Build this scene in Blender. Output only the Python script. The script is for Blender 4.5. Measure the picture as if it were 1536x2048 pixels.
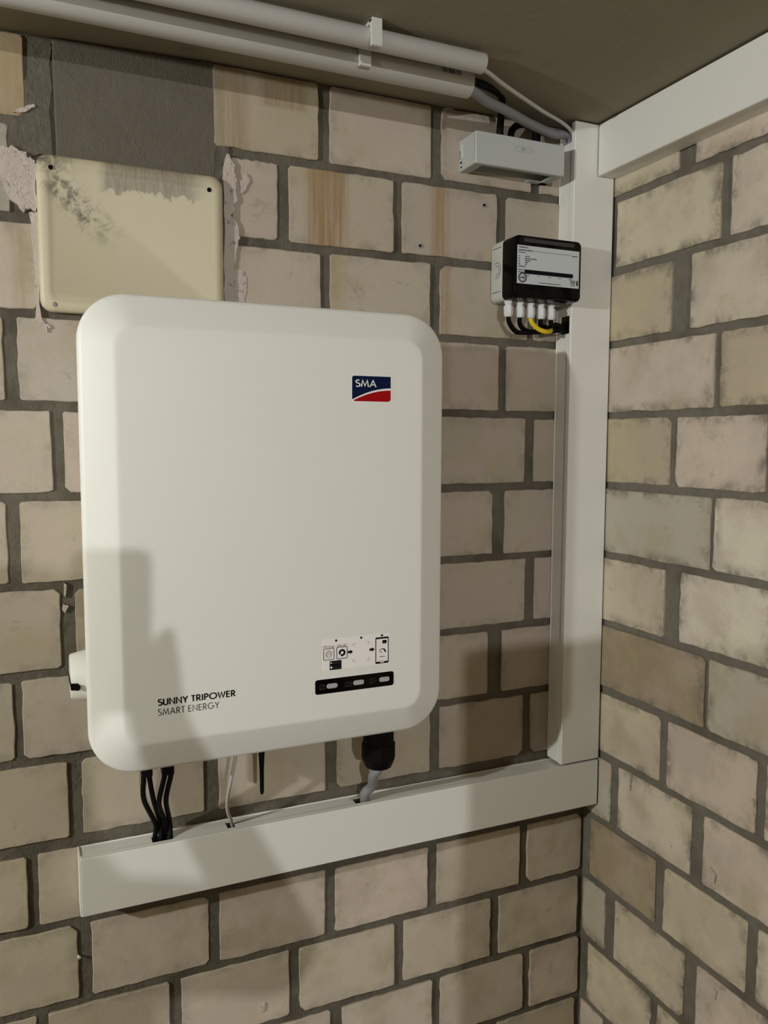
import bpy, bmesh, math, random
from mathutils import Vector, Matrix

random.seed(7)
SC = bpy.context.scene
for o in list(bpy.data.objects):
    bpy.data.objects.remove(o)

# ---------------------------------------------------------------- camera
# back wall = plane y 0, right wall = plane x 0, z 0 near eye level, metres
F_PX, YAW, PIT, ROL = 1609.417, 0.41518, -0.08793, 0.00259
CAM = Vector((-0.9502, -1.20501, 0.03605))
FW = Vector((math.sin(YAW) * math.cos(PIT), math.cos(YAW) * math.cos(PIT), math.sin(PIT)))
_rt = Vector((math.cos(YAW), -math.sin(YAW), 0.0))
_up = _rt.cross(FW)
RT = _rt * math.cos(ROL) + _up * math.sin(ROL)
UP = -_rt * math.sin(ROL) + _up * math.cos(ROL)
cd = bpy.data.cameras.new('camera')
cam = bpy.data.objects.new('camera', cd)
SC.collection.objects.link(cam)
cd.sensor_fit = 'VERTICAL'
cd.sensor_height = 36.0
cd.lens = F_PX * 36.0 / 2048.0
cd.clip_start = 0.02
m3 = Matrix((RT, UP, -FW)).transposed()
cam.matrix_world = Matrix.Translation(CAM) @ m3.to_4x4()
SC.camera = cam

# ---------------------------------------------------------------- light, world, exposure
SC.view_settings.view_transform = 'Standard'
SC.view_settings.look = 'None'
SC.view_settings.gamma = 1.0
SC.view_settings.exposure = 0.0
SC.view_settings.use_curve_mapping = False
world = bpy.data.worlds.new('world')
SC.world = world
world.use_nodes = True
world.node_tree.nodes['Background'].inputs[0].default_value = (1.0, 0.74, 0.36, 1)
world.node_tree.nodes['Background'].inputs[1].default_value = 0.26


def lamp(name, loc, watt, col, radius):
    ld = bpy.data.lights.new(name, 'POINT')
    ld.energy = watt
    ld.color = col
    ld.shadow_soft_size = radius
    lo = bpy.data.objects.new(name, ld)
    lo.location = loc
    SC.collection.objects.link(lo)
    return lo


lamp('cellar_lamp_side', (-2.66, -0.95, 0.35), 107, (0.96, 1.0, 0.97), 0.022)
lamp('cellar_lamp_rear', (-1.20, -4.00, 0.45), 152, (0.955, 0.98, 1.0), 0.022)


# ---------------------------------------------------------------- helpers
def at(px, py, ax, val):
    """photo pixel -> point where its sight line meets the plane axis = val"""
    d = FW + RT * ((px - 768) / F_PX) + UP * ((1024 - py) / F_PX)
    t = (val - CAM[ax]) / d[ax]
    return CAM + d * t


def link(o):
    SC.collection.objects.link(o)
    return o


def empty(name, loc=(0, 0, 0)):
    o = link(bpy.data.objects.new(name, None))
    o.location = loc
    o.empty_display_size = 0.05
    return o


def tag(o, label=None, cat=None, group=None, kind=None):
    if label: o['label'] = label
    if cat: o['category'] = cat
    if group: o['group'] = group
    if kind: o['kind'] = kind
    return o


def origin_of(o):
    p = Vector((0, 0, 0))
    while o is not None:
        p += o.location
        o = o.parent
    return p


class MB:
    """collects shapes (world coordinates), then becomes one mesh object"""
    def __init__(s):
        s.bm = bmesh.new()

    def box(s, x0, x1, y0, y1, z0, z1, bev=0.0, seg=2):
        b = bmesh.new()
        v = [b.verts.new((x, y, z)) for x in (x0, x1) for y in (y0, y1) for z in (z0, z1)]
        for f in ((0, 1, 3, 2), (4, 6, 7, 5), (0, 4, 5, 1), (2, 3, 7, 6), (0, 2, 6, 4), (1, 5, 7, 3)):
            b.faces.new([v[i] for i in f])
        bmesh.ops.recalc_face_normals(b, faces=b.faces)
        if bev:
            bmesh.ops.bevel(b, geom=list(b.edges), offset=bev, segments=seg, profile=0.5, affect='EDGES')
        s.merge(b)
        return s

    def merge(s, b):
        me = bpy.data.meshes.new('tmp')
        b.to_mesh(me)
        b.free()
        s.bm.from_mesh(me)
        bpy.data.meshes.remove(me)

    def loft(s, rings, cap0=True, cap1=True):
        R = [[s.bm.verts.new(p) for p in r] for r in rings]
        n = len(R[0])
        for a, b in zip(R, R[1:]):
            for i in range(n):
                j = (i + 1) % n
                s.bm.faces.new((a[i], a[j], b[j], b[i]))
        if cap0: s.bm.faces.new(list(reversed(R[0])))
        if cap1: s.bm.faces.new(R[-1])
        return s

    def cone(s, p0, p1, r0, r1, n=20, cap0=True, cap1=True):
        p0, p1 = Vector(p0), Vector(p1)
        return s.lathe(p0, (p1 - p0), [(0, r0), ((p1 - p0).length, r1)], n, cap0, cap1)

    def lathe(s, p0, axis, prof, n=20, cap0=True, cap1=True):
        p0 = Vector(p0)
        a = Vector(axis).normalized()
        u = a.orthogonal().normalized()
        w = a.cross(u)
        rings = [[p0 + a * h + (u * math.cos(2 * math.pi * i / n) + w * math.sin(2 * math.pi * i / n)) * r
                  for i in range(n)] for h, r in prof]
        return s.loft(rings, cap0, cap1)

    def tube(s, pts, r, n=12, sub=8):
        P = spline([Vector(p) for p in pts], sub)
        t = (P[1] - P[0]).normalized()
        u = t.orthogonal().normalized()
        rings = []
        for i, p in enumerate(P):
            t2 = (P[min(i + 1, len(P) - 1)] - P[max(i - 1, 0)]).normalized()
            q = t.rotation_difference(t2)
            u = (q @ u).normalized()
            t = t2
            w = t.cross(u)
            rings.append([p + (u * math.cos(2 * math.pi * k / n) + w * math.sin(2 * math.pi * k / n)) * r
                          for k in range(n)])
        return s.loft(rings)

    def poly(s, pts, off=(0, 0, 0)):
        """flat polygon, extruded by off when given"""
        vs = [s.bm.verts.new(p) for p in pts]
        f = s.bm.faces.new(vs)
        off = Vector(off)
        if off.length:
            v2 = [s.bm.verts.new(Vector(p) + off) for p in pts]
            s.bm.faces.new(list(reversed(v2)))
            n = len(vs)
            for i in range(n):
                j = (i + 1) % n
                s.bm.faces.new((vs[i], vs[j], v2[j], v2[i]))
        return s

    def build(s, name, mat, parent=None, smooth=None, loc=None):
        o0 = origin_of(parent) if parent else Vector(loc or (0, 0, 0))
        if o0.length:
            bmesh.ops.translate(s.bm, verts=s.bm.verts, vec=-o0)
        bmesh.ops.recalc_face_normals(s.bm, faces=s.bm.faces)
        me = bpy.data.meshes.new(name)
        s.bm.to_mesh(me)
        s.bm.free()
        me.materials.append(mat)
        if smooth is not None:
            for p in me.polygons: p.use_smooth = True
            me.set_sharp_from_angle(angle=math.radians(smooth))
        o = link(bpy.data.objects.new(name, me))
        if parent:
            o.parent = parent
        elif loc:
            o.location = loc
        return o


def spline(P, sub):
    if len(P) == 2 or sub <= 1:
        return P
    out = []
    for i in range(len(P) - 1):
        p0 = P[i - 1] if i else P[0] * 2 - P[1]
        p1, p2 = P[i], P[i + 1]
        p3 = P[i + 2] if i + 2 < len(P) else P[-1] * 2 - P[-2]
        for k in range(sub):
            t = k / sub
            out.append(0.5 * ((2 * p1) + (p2 - p0) * t + (2 * p0 - 5 * p1 + 4 * p2 - p3) * t * t
                              + (3 * p1 - p0 - 3 * p2 + p3) * t ** 3))
    out.append(P[-1])
    return out


def rrect(x0, x1, z0, z1, r, n=8):
    """rounded rectangle, counter-clockwise seen from -y"""
    pts = []
    for cx, cz, a0 in ((x1 - r, z1 - r, 0), (x0 + r, z1 - r, 90), (x0 + r, z0 + r, 180), (x1 - r, z0 + r, 270)):
        for i in range(n + 1):
            a = math.radians(a0 + 90 * i / n)
            pts.append((cx + r * math.cos(a), cz + r * math.sin(a)))
    return pts


def ring_y(pts, y):
    return [(x, y, z) for x, z in pts]


# ---------------------------------------------------------------- materials
def srgb(r, g, b):
    f = lambda c: ((c / 255 + 0.055) / 1.055) ** 2.4 if c > 10 else c / 255 / 12.92
    return (f(r), f(g), f(b), 1)


class NT:
    def __init__(s, name):
        s.m = bpy.data.materials.new(name)
        s.m.use_nodes = True
        s.t = s.m.node_tree
        s.b = s.t.nodes['Principled BSDF']

    def n(s, kind, **kw):
        nd = s.t.nodes.new(kind)
        for k, v in kw.items():
            if hasattr(nd, k):
                setattr(nd, k, v)
        return nd

    def l(s, a, b):
        s.t.links.new(a, b)

    def val(s, inp, v):
        if hasattr(v, 'is_output'):
            s.l(v, inp)
        else:
            inp.default_value = v

    def math(s, op, a, b=0.0, c=0.0, clamp=False):
        nd = s.n('ShaderNodeMath', operation=op, use_clamp=clamp)
        for i, v in enumerate((a, b, c)):
            s.val(nd.inputs[i], v)
        return nd.outputs[0]

    def mix(s, f, a, b, mode='MIX'):
        nd = s.n('ShaderNodeMix', data_type='RGBA', blend_type=mode)
        s.val(nd.inputs[0], f)
        s.val(nd.inputs[6], a)
        s.val(nd.inputs[7], b)
        return nd.outputs[2]

    def noise(s, scale, detail=4.0, rough=0.6, vec=None, dist=0.0):
        nd = s.n('ShaderNodeTexNoise')
        nd.inputs['Scale'].default_value = scale
        nd.inputs['Detail'].default_value = detail
        nd.inputs['Roughness'].default_value = rough
        nd.inputs['Distortion'].default_value = dist
        s.l(vec if vec is not None else s.pos(), nd.inputs['Vector'])
        return nd.outputs[0]

    def pos(s):
        if not hasattr(s, '_p'):
            s._p = s.n('ShaderNodeNewGeometry').outputs['Position']
        return s._p

    def xyz(s):
        if not hasattr(s, '_x'):
            nd = s.n('ShaderNodeSeparateXYZ')
            s.l(s.pos(), nd.inputs[0])
            s._x = nd.outputs
        return s._x

    def sstep(s, v, a, b):
        nd = s.n('ShaderNodeMapRange', interpolation_type='SMOOTHSTEP')
        s.val(nd.inputs[0], v)
        nd.inputs[1].default_value = a
        nd.inputs[2].default_value = b
        return nd.outputs[0]

    def scaled(s, sx, sy, sz):
        nd = s.n('ShaderNodeVectorMath', operation='MULTIPLY')
        s.l(s.pos(), nd.inputs[0])
        nd.inputs[1].default_value = (sx, sy, sz)
        return nd.outputs[0]

    def bump(s, h, strength=0.3, dist=0.002):
        nd = s.n('ShaderNodeBump')
        nd.inputs['Strength'].default_value = strength
        nd.inputs['Distance'].default_value = dist
        s.l(h, nd.inputs['Height'])
        s.l(nd.outputs[0], s.b.inputs['Normal'])

    def done(s, col=None, rough=0.8, spec=0.3):
        if col is not None: s.val(s.b.inputs['Base Color'], col)
        s.val(s.b.inputs['Roughness'], rough)
        s.b.inputs['Specular IOR Level'].default_value = spec
        return s.m


def plain(name, col, rough=0.5, spec=0.4, var=0.06, grain=0.0, gs=900):
    """one colour with a faint mottling and, where asked, a fine grain"""
    t = NT(name)
    n1 = t.noise(14, 3)
    c2 = tuple(c * (1 - var) for c in col[:3]) + (1,)
    base = t.mix(n1, c2, col)
    if grain:
        t.bump(t.noise(gs, 2), grain, 0.0005)
    return t.done(base, rough, spec)


M = {}
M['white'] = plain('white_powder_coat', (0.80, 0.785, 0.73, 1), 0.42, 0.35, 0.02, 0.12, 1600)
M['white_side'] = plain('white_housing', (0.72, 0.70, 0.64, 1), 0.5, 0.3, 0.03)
M['pvc'] = plain('white_pvc', (0.76, 0.745, 0.69, 1), 0.45, 0.35, 0.04, 0.05)
M['pipe'] = plain('grey_pvc_pipe', (0.60, 0.585, 0.555, 1), 0.45, 0.3, 0.08)
M['clip'] = plain('pale_plastic', (0.62, 0.61, 0.57, 1), 0.5, 0.3, 0.05)
M['gbox'] = plain('grey_plastic_box', (0.47, 0.485, 0.465, 1), 0.45, 0.35, 0.04)
M['ebox'] = plain('light_grey_plastic', (0.56, 0.56, 0.52, 1), 0.5, 0.3, 0.04)
M['gland'] = plain('white_nylon', (0.66, 0.66, 0.65, 1), 0.4, 0.4, 0.05)
M['black'] = plain('black_rubber', (0.0035, 0.0033, 0.0032, 1), 0.55, 0.10, 0.2)
M['blackgloss'] = plain('black_gloss', (0.0030, 0.0026, 0.0026, 1), 0.10, 0.14, 0.2)
M['dark'] = plain('dark_inside', (0.006, 0.0055, 0.005, 1), 0.9, 0.05, 0.2)  # near-black colour standing in for the shade inside holes, slots and trunking
M['grey_cable'] = plain('grey_cable_sheath', (0.24, 0.235, 0.24, 1), 0.5, 0.3, 0.05)
M['light_cable'] = plain('pale_cable_sheath', (0.50, 0.48, 0.44, 1), 0.5, 0.3, 0.05)
M['yellow'] = plain('yellow_cable_sheath', (0.72, 0.50, 0.02, 1), 0.45, 0.3, 0.05)
M['ink'] = plain('black_print', (0.005, 0.005, 0.006, 1), 0.6, 0.1, 0.1)
M['inkgrey'] = plain('grey_print', (0.050, 0.049, 0.047, 1), 0.6, 0.15, 0.1)
M['inkpale'] = plain('pale_grey_print', (0.35, 0.34, 0.33, 1), 0.5, 0.3, 0.1)
M['sticker'] = plain('sticker_film', (0.90, 0.85, 0.83, 1), 0.4, 0.4, 0.02)
M['paper'] = plain('label_paper', (0.56, 0.58, 0.60, 1), 0.35, 0.4, 0.03)
M['blue'] = plain('navy_print', (0.0018, 0.0085, 0.042, 1), 0.5, 0.10, 0.05)
M['red'] = plain('red_print', (0.37, 0.0020, 0.0045, 1), 0.5, 0.10, 0.05)
M['purewhite'] = plain('white_print', (0.86, 0.85, 0.84, 1), 0.4, 0.4, 0.02)
M['led'] = plain('led_lens', (0.42, 0.42, 0.43, 1), 0.3, 0.5, 0.04)
M['steel'] = plain('screw_steel', (0.25, 0.23, 0.20, 1), 0.35, 0.5, 0.2)
M['wood'] = plain('cabinet_board', (0.30, 0.22, 0.14, 1), 0.6, 0.3, 0.2)
M['cloth'] = plain('dark_cloth', (0.05, 0.055, 0.07, 1), 0.9, 0.1, 0.2)
M['hair'] = plain('dark_hair', (0.03, 0.02, 0.014, 1), 0.7, 0.2, 0.2)

# sand-lime brick: each brick's tint, with some painted shade, comes from its object colour
t = NT('sand_lime_brick')
oi = t.n('ShaderNodeObjectInfo')
tint = oi.outputs['Color']
X = t.xyz()
# every brick has its own mottling; grime and smeared mortar gather along some of its edges
vo = t.n('ShaderNodeVectorMath', operation='MULTIPLY_ADD')
t.l(oi.outputs['Random'], vo.inputs[0])
vo.inputs[1].default_value = (37.0, 21.0, 53.0)
t.l(t.pos(), vo.inputs[2])
own = vo.outputs[0]
tc = t.n('ShaderNodeTexCoord')
gx = t.n('ShaderNodeSeparateXYZ')
t.l(tc.outputs['Generated'], gx.inputs[0])
mu = t.n('ShaderNodeMix', data_type='FLOAT')
t.l(oi.outputs['Alpha'], mu.inputs[0])
t.l(gx.outputs[1], mu.inputs[2])
t.l(gx.outputs[0], mu.inputs[3])
gu, gv = mu.outputs[0], gx.outputs[2]
edge = t.math('MINIMUM', t.math('MULTIPLY', t.math('MINIMUM', gu, t.math('SUBTRACT', 1.0, gu)), 1.5),
              t.math('MINIMUM', gv, t.math('SUBTRACT', 1.0, gv)))
fine = t.noise(260, 3)
big = t.noise(9, 4, 0.6, vec=own)
pink = t.mix(t.math('MULTIPLY', t.sstep(big, 0.40, 0.62), 0.50), tint, (0.50, 0.405, 0.345, 1))
yel = t.mix(t.math('MULTIPLY', t.sstep(t.noise(13, 4, vec=own), 0.48, 0.68), 0.55), pink, (0.43, 0.365, 0.23, 1))
mott = t.mix(t.math('MULTIPLY', fine, 0.22), yel, (0.24, 0.20, 0.16, 1))
en = t.noise(22, 6, 0.7, vec=own, dist=0.4)
rim = t.math('MULTIPLY', t.sstep(edge, 0.20, 0.0), t.sstep(en, 0.42, 0.66))
rim = t.math('MAXIMUM', rim, t.math('MULTIPLY', t.sstep(edge, 0.035, 0.0), 0.55))
amt_ = t.math('MULTIPLY_ADD', oi.outputs['Alpha'], -0.42, 0.85)
dirt = t.math('MULTIPLY', t.sstep(t.noise(23, 6, 0.7, vec=own, dist=0.4), 0.60, 0.75), 0.40)
dirt = t.math('MAXIMUM', dirt, t.math('MULTIPLY', rim, amt_))
c = t.mix(dirt, mott, (0.17, 0.15, 0.115, 1))
spk = t.math('MULTIPLY', t.sstep(t.noise(120, 2, 0.5), 0.74, 0.80), 0.6)
c = t.mix(spk, c, (0.12, 0.10, 0.08, 1))
# rust runs that came down the back wall
streak_n = t.noise(1, 5, 0.65, vec=t.scaled(150, 1, 7))
def run(x0, x1, z0, z1, amt, col):
    global c
    e = 0.011
    mx = t.math('MULTIPLY', t.sstep(X[0], x0 - e, x0 + e), t.sstep(X[0], x1 + e, x1 - e))
    mz = t.math('MULTIPLY', t.sstep(X[2], z0 - .004, z0 + .004), t.sstep(X[2], z1 + .004, z1 - .004))
    my = t.sstep(X[1], -0.02, -0.012)
    m = t.math('MULTIPLY', t.math('MULTIPLY', mx, mz), my)
    m = t.math('MULTIPLY', m, t.math('MULTIPLY', t.sstep(streak_n, 0.20, 0.62), amt), clamp=True)
    c = t.mix(m, c, col)
RUST = (0.30, 0.185, 0.075, 1)
run(-0.548, -0.484, 0.335, 0.452, 0.85, RUST)
run(-0.334, -0.306, 0.335, 0.452, 0.75, RUST)
run(-0.316, -0.300, 0.10, 0.328, 0.55, RUST)
run(-0.512, -0.488, 0.10, 0.328, 0.40, (0.40, 0.30, 0.12, 1))
run(-0.690, -0.640, 0.46, 0.58, 0.55, (0.27, 0.19, 0.09, 1))
run(-0.620, -0.550, 0.53, 0.58, 0.60, (0.25, 0.165, 0.08, 1))
run(-0.960, -0.945, 0.21, 0.33, 0.45, (0.30, 0.22, 0.10, 1))
run(-1.05, -0.925, 0.46, 0.58, 0.55, (0.36, 0.25, 0.11, 1))
t.bump(t.math('ADD', t.noise(420, 3), t.math('MULTIPLY', t.noise(60, 3), 0.8)), 0.35, 0.0012)
M['brick'] = t.done(c, 0.9, 0.15)

def mortar(name, lo, hi, mid):
  t = NT(name)
  a = t.mix(t.noise(45, 6, 0.7), lo, hi)
  a = t.mix(t.sstep(t.noise(9, 3), 0.45, 0.7), a, mid)
  t.bump(t.math('ADD', t.noise(130, 5, 0.7), t.math('MULTIPLY', t.noise(35, 3), 1.2)), 0.7, 0.004)
  return t.done(a, 0.95, 0.1)


M['mortar'] = mortar('cement_mortar', (0.092, 0.079, 0.059, 1), (0.190, 0.170, 0.136, 1), (0.098, 0.085, 0.063, 1))
M['mortar_pale'] = mortar('pale_cement_mortar', (0.130, 0.113, 0.088, 1), (0.245, 0.222, 0.185, 1), (0.135, 0.117, 0.090, 1))


t = NT('grey_render_patch')
a = t.mix(t.noise(20, 5, 0.65), (0.125, 0.108, 0.084, 1), (0.175, 0.155, 0.125, 1))
a = t.mix(t.math('MULTIPLY', t.noise(300, 3), 0.35), a, (0.08, 0.065, 0.05, 1))
t.bump(t.math('ADD', t.noise(330, 4, 0.6), t.noise(90, 3)), 0.6, 0.002)
M['patch'] = t.done(a, 0.95, 0.1)

t = NT('old_plaster')
a = t.mix(t.noise(50, 6, 0.7), (0.60, 0.52, 0.46, 1), (0.50, 0.42, 0.37, 1))
a = t.mix(t.math('MULTIPLY', t.sstep(t.noise(110, 4, 0.7), 0.58, 0.66), 0.6), a, (0.10, 0.08, 0.06, 1))
t.bump(t.noise(120, 5, 0.7), 0.8, 0.004)
M['plaster'] = t.done(a, 0.9, 0.15)

t = NT('bare_concrete_ceiling')
a = t.mix(t.noise(5, 5, 0.6), (0.255, 0.225, 0.160, 1), (0.320, 0.285, 0.212, 1))
a = t.mix(t.math('MULTIPLY', t.sstep(t.noise(9, 5, 0.65, vec=t.scaled(1, 3, 1)), 0.58, 0.72), 0.35), a, (0.17, 0.14, 0.09, 1))
t.bump(t.noise(70, 4, 0.6), 0.2, 0.002)
M['ceiling'] = t.done(a, 0.92, 0.12)
M['floor'] = plain('cellar_floor', (0.20, 0.19, 0.17, 1), 0.8, 0.2, 0.3)

# cream enamel plate with old dirt smeared along its top and down from one hole
t = NT('cream_enamel')
X = t.xyz()
a = t.mix(t.noise(9, 3), (0.55, 0.50, 0.32, 1), (0.55, 0.47, 0.36, 1))
g1 = t.noise(75, 6, 0.7, dist=0.6)
g2 = t.noise(1, 4, 0.6, vec=t.scaled(60, 1, 30))
zlim = t.math('ADD', t.math('MULTIPLY', g2, 0.040), 0.353)
band = t.math('MULTIPLY', t.sstep(t.math('SUBTRACT', X[2], zlim), 0.0, 0.004),
              t.math('MULTIPLY', t.sstep(X[0], -0.855, -0.835), t.sstep(X[0], -0.700, -0.740)))
band = t.math('MULTIPLY', band, t.math('MULTIPLY_ADD', t.noise(1, 5, 0.7, vec=t.scaled(240, 1, 40)), 1.1, 0.15), clamp=True)
a = t.mix(band, a, (0.20, 0.165, 0.12, 1))
# diagonal smear
s1 = t.math('ADD', t.math('MULTIPLY', X[0], 0.70), t.math('MULTIPLY', X[2], 0.71))      # across
al = t.math('SUBTRACT', t.math('MULTIPLY', X[0], 0.71), t.math('MULTIPLY', X[2], 0.70))  # along
across = t.math('ABSOLUTE', t.math('ADD', s1, 0.364))
sm = t.math('MULTIPLY', t.sstep(across, 0.030, 0.004), t.math('MULTIPLY', t.sstep(al, -0.935, -0.90), t.sstep(al, -0.79, -0.86)))
sm = t.math('MULTIPLY', sm, t.sstep(g1, 0.42, 0.62))
a = t.mix(t.math('MULTIPLY', sm, 0.85), a, (0.085, 0.07, 0.045, 1))
corner = t.math('MULTIPLY', t.sstep(X[2], 0.380, 0.412), t.sstep(X[0], -0.86, -0.92))
a = t.mix(t.math('MULTIPLY', corner, t.sstep(g1, 0.35, 0.6)), a, (0.13, 0.11, 0.075, 1))
blot = t.math('MULTIPLY', t.sstep(t.noise(24, 3), 0.60, 0.75), 0.25)
a = t.mix(blot, a, (0.40, 0.38, 0.20, 1))
t.bump(t.noise(40, 3), 0.08, 0.002)
M['cream'] = t.done(a, 0.45, 0.35)

# ---------------------------------------------------------------- the setting
ZJ0, PITCH = 0.3314, 0.12461          # z of bed joint 0, course height
JT = 0.0130                           # joint thickness
H = 0.5785                            # ceiling
FLOOR = -1.62
REC = 0.0034                          # mortar recess


def jz(k):
    return ZJ0 - k * PITCH


def ceil_z(x):
    return H - 0.010 * min(1.0, max(0.0, (-0.70 - x) / 0.28))


wall_back = MB().box(-1.75, 0.12, REC, 0.12, FLOOR, H + 0.02).build('wall_back', M['mortar'])
tag(wall_back, 'back cellar wall of pale bricks in grey mortar joints', None, kind='structure')
wall_right = MB().box(REC, 0.12, -1.30, REC, FLOOR, H + 0.02).build('wall_right', M['mortar_pale'])
tag(wall_right, 'side cellar wall of pale bricks meeting the back wall in a corner', None, kind='structure')
floor = MB().box(-4.6, 0.12, -4.6, 0.12, FLOOR - 0.1, FLOOR).build('floor', M['floor'])
tag(floor, 'plain grey cellar floor', None, kind='structure')
mb = MB()
xs = [-4.6, -2.5, -0.98, -0.91, -0.84, -0.77, -0.70, 0.12]
for x0, x1 in zip(xs, xs[1:]):
    za, zb = ceil_z(x0), ceil_z(x1)
    if x0 == xs[0]:
        pass
    mb.poly([(x0, REC, za), (x1, REC, zb), (x1, -4.6, zb), (x0, -4.6, za)], (0, 0, 0.12))
bmesh.ops.remove_doubles(mb.bm, verts=mb.bm.verts, dist=1e-5)
ceiling = mb.build('ceiling', M['ceiling'])
tag(ceiling, 'bare dark concrete ceiling', None, kind='structure')

BEIGE, PINK, YELL, BROWN, GREYB, OCHRE, PALE = ((0.43, 0.375, 0.300, 1), (0.44, 0.365, 0.305, 1), (0.415, 0.360, 0.265, 1),
                                               (0.25, 0.195, 0.125, 1), (0.33, 0.305, 0.250, 1), (0.345, 0.290, 0.195, 1), (0.48, 0.435, 0.350, 1))


def brick(wall, u0, u1, z0, z1, tint=None, rough=1.0, proud=None, chip=None):
    """one brick; u runs along the wall (x on the back wall, y on the right wall)"""
    right = wall is wall_right
    if proud is None: proud = random.uniform(-0.0012, 0.0012)
    out, inn = [], []
    r = random.uniform(0.003, 0.007)
    jit = lambda: random.gauss(0, 0.00050 * rough)
    cs = []
    cut = [random.uniform(0.0012, 0.0038) if random.random() > 0.10 else random.uniform(0.006, 0.010) for _ in range(4)]
    if chip: cut = chip
    nu, nz = 11, 7
    w, h = u1 - u0, z1 - z0
    for i in range(nu + 1):
        f = i / nu
        cs.append((u0 + cut[0] + (w - cut[0] - cut[1]) * f, z0))
    for i in range(nz + 1):
        f = i / nz
        cs.append((u1, z0 + cut[1] + (h - cut[1] - cut[2]) * f))
    for i in range(nu + 1):
        f = i / nu
        cs.append((u1 - cut[2] - (w - cut[2] - cut[3]) * f, z1))
    for i in range(nz + 1):
        f = i / nz
        cs.append((u0, z1 - cut[3] - (h - cut[3] - cut[0]) * f))
    ph1, ph2, fr = random.random() * 6.3, random.random() * 6.3, random.uniform(90, 190)
    wob = lambda t_: 0.00028 * rough * (math.sin(t_ * fr + ph1) + 0.7 * math.sin(t_ * fr * 2.3 + ph2))
    pts = [(u + jit() + wob(z), z + jit() + wob(u)) for u, z in cs]
    cu, cz = (u0 + u1) / 2, (z0 + z1) / 2
    b = 0.0010
    face = [(u - b * (1 if u > cu else -1) * min(1, abs(u - cu) / (w / 2) * 1.2),
             z - b * (1 if z > cz else -1) * min(1, abs(z - cz) / (h / 2) * 1.2)) for u, z in pts]
    ta, tb = random.gauss(0, 0.004), random.gauss(0, 0.005)
    d = lambda u, z, base: base + proud + ta * (u - cu) + tb * (z - cz)
    if right:
        R0 = [(d(u, z, 0.0), u, z) for u, z in face]
        R1 = [(d(u, z, 0.0008), u, z) for u, z in pts]
        R2 = [(0.012, u, z) for u, z in pts]
        cen = Vector((0, cu, cz))
    else:
        R0 = [(u, d(u, z, 0.0), z) for u, z in face]
        R1 = [(u, d(u, z, 0.0008), z) for u, z in pts]
        R2 = [(u, 0.012, z) for u, z in pts]
        cen = Vector((cu, 0, cz))
    bm = MB()
    bm.loft([[Vector(p) - cen for p in R] for R in (R2, R1, R0)], cap0=False, cap1=True)
    o = bm.build('brick', M['brick'], None)
    o.parent = wall
    o.location = cen
    if tint is None:
        a_, b_ = BEIGE, (YELL if random.random() < 0.35 else PINK)
        f_ = random.random() * 0.7
        tint = tuple(p + (q - p) * f_ for p, q in zip(a_, b_))
    k = random.uniform(0.93, 1.05) * (1.56 if right else (1.42 if z0 < -0.55 else (1.04 if u0 > -0.40 else 1.20)))  # right wall and low courses lighter; bricks right of inverter darkened as painted shade
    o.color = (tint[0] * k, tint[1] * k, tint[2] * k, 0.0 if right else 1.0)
    return o


def course_z(c):
    top = jz(c - 1) - JT / 2
    return jz(c) + JT / 2 + random.uniform(-0.001, 0.001), top + random.uniform(-0.001, 0.001)


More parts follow.
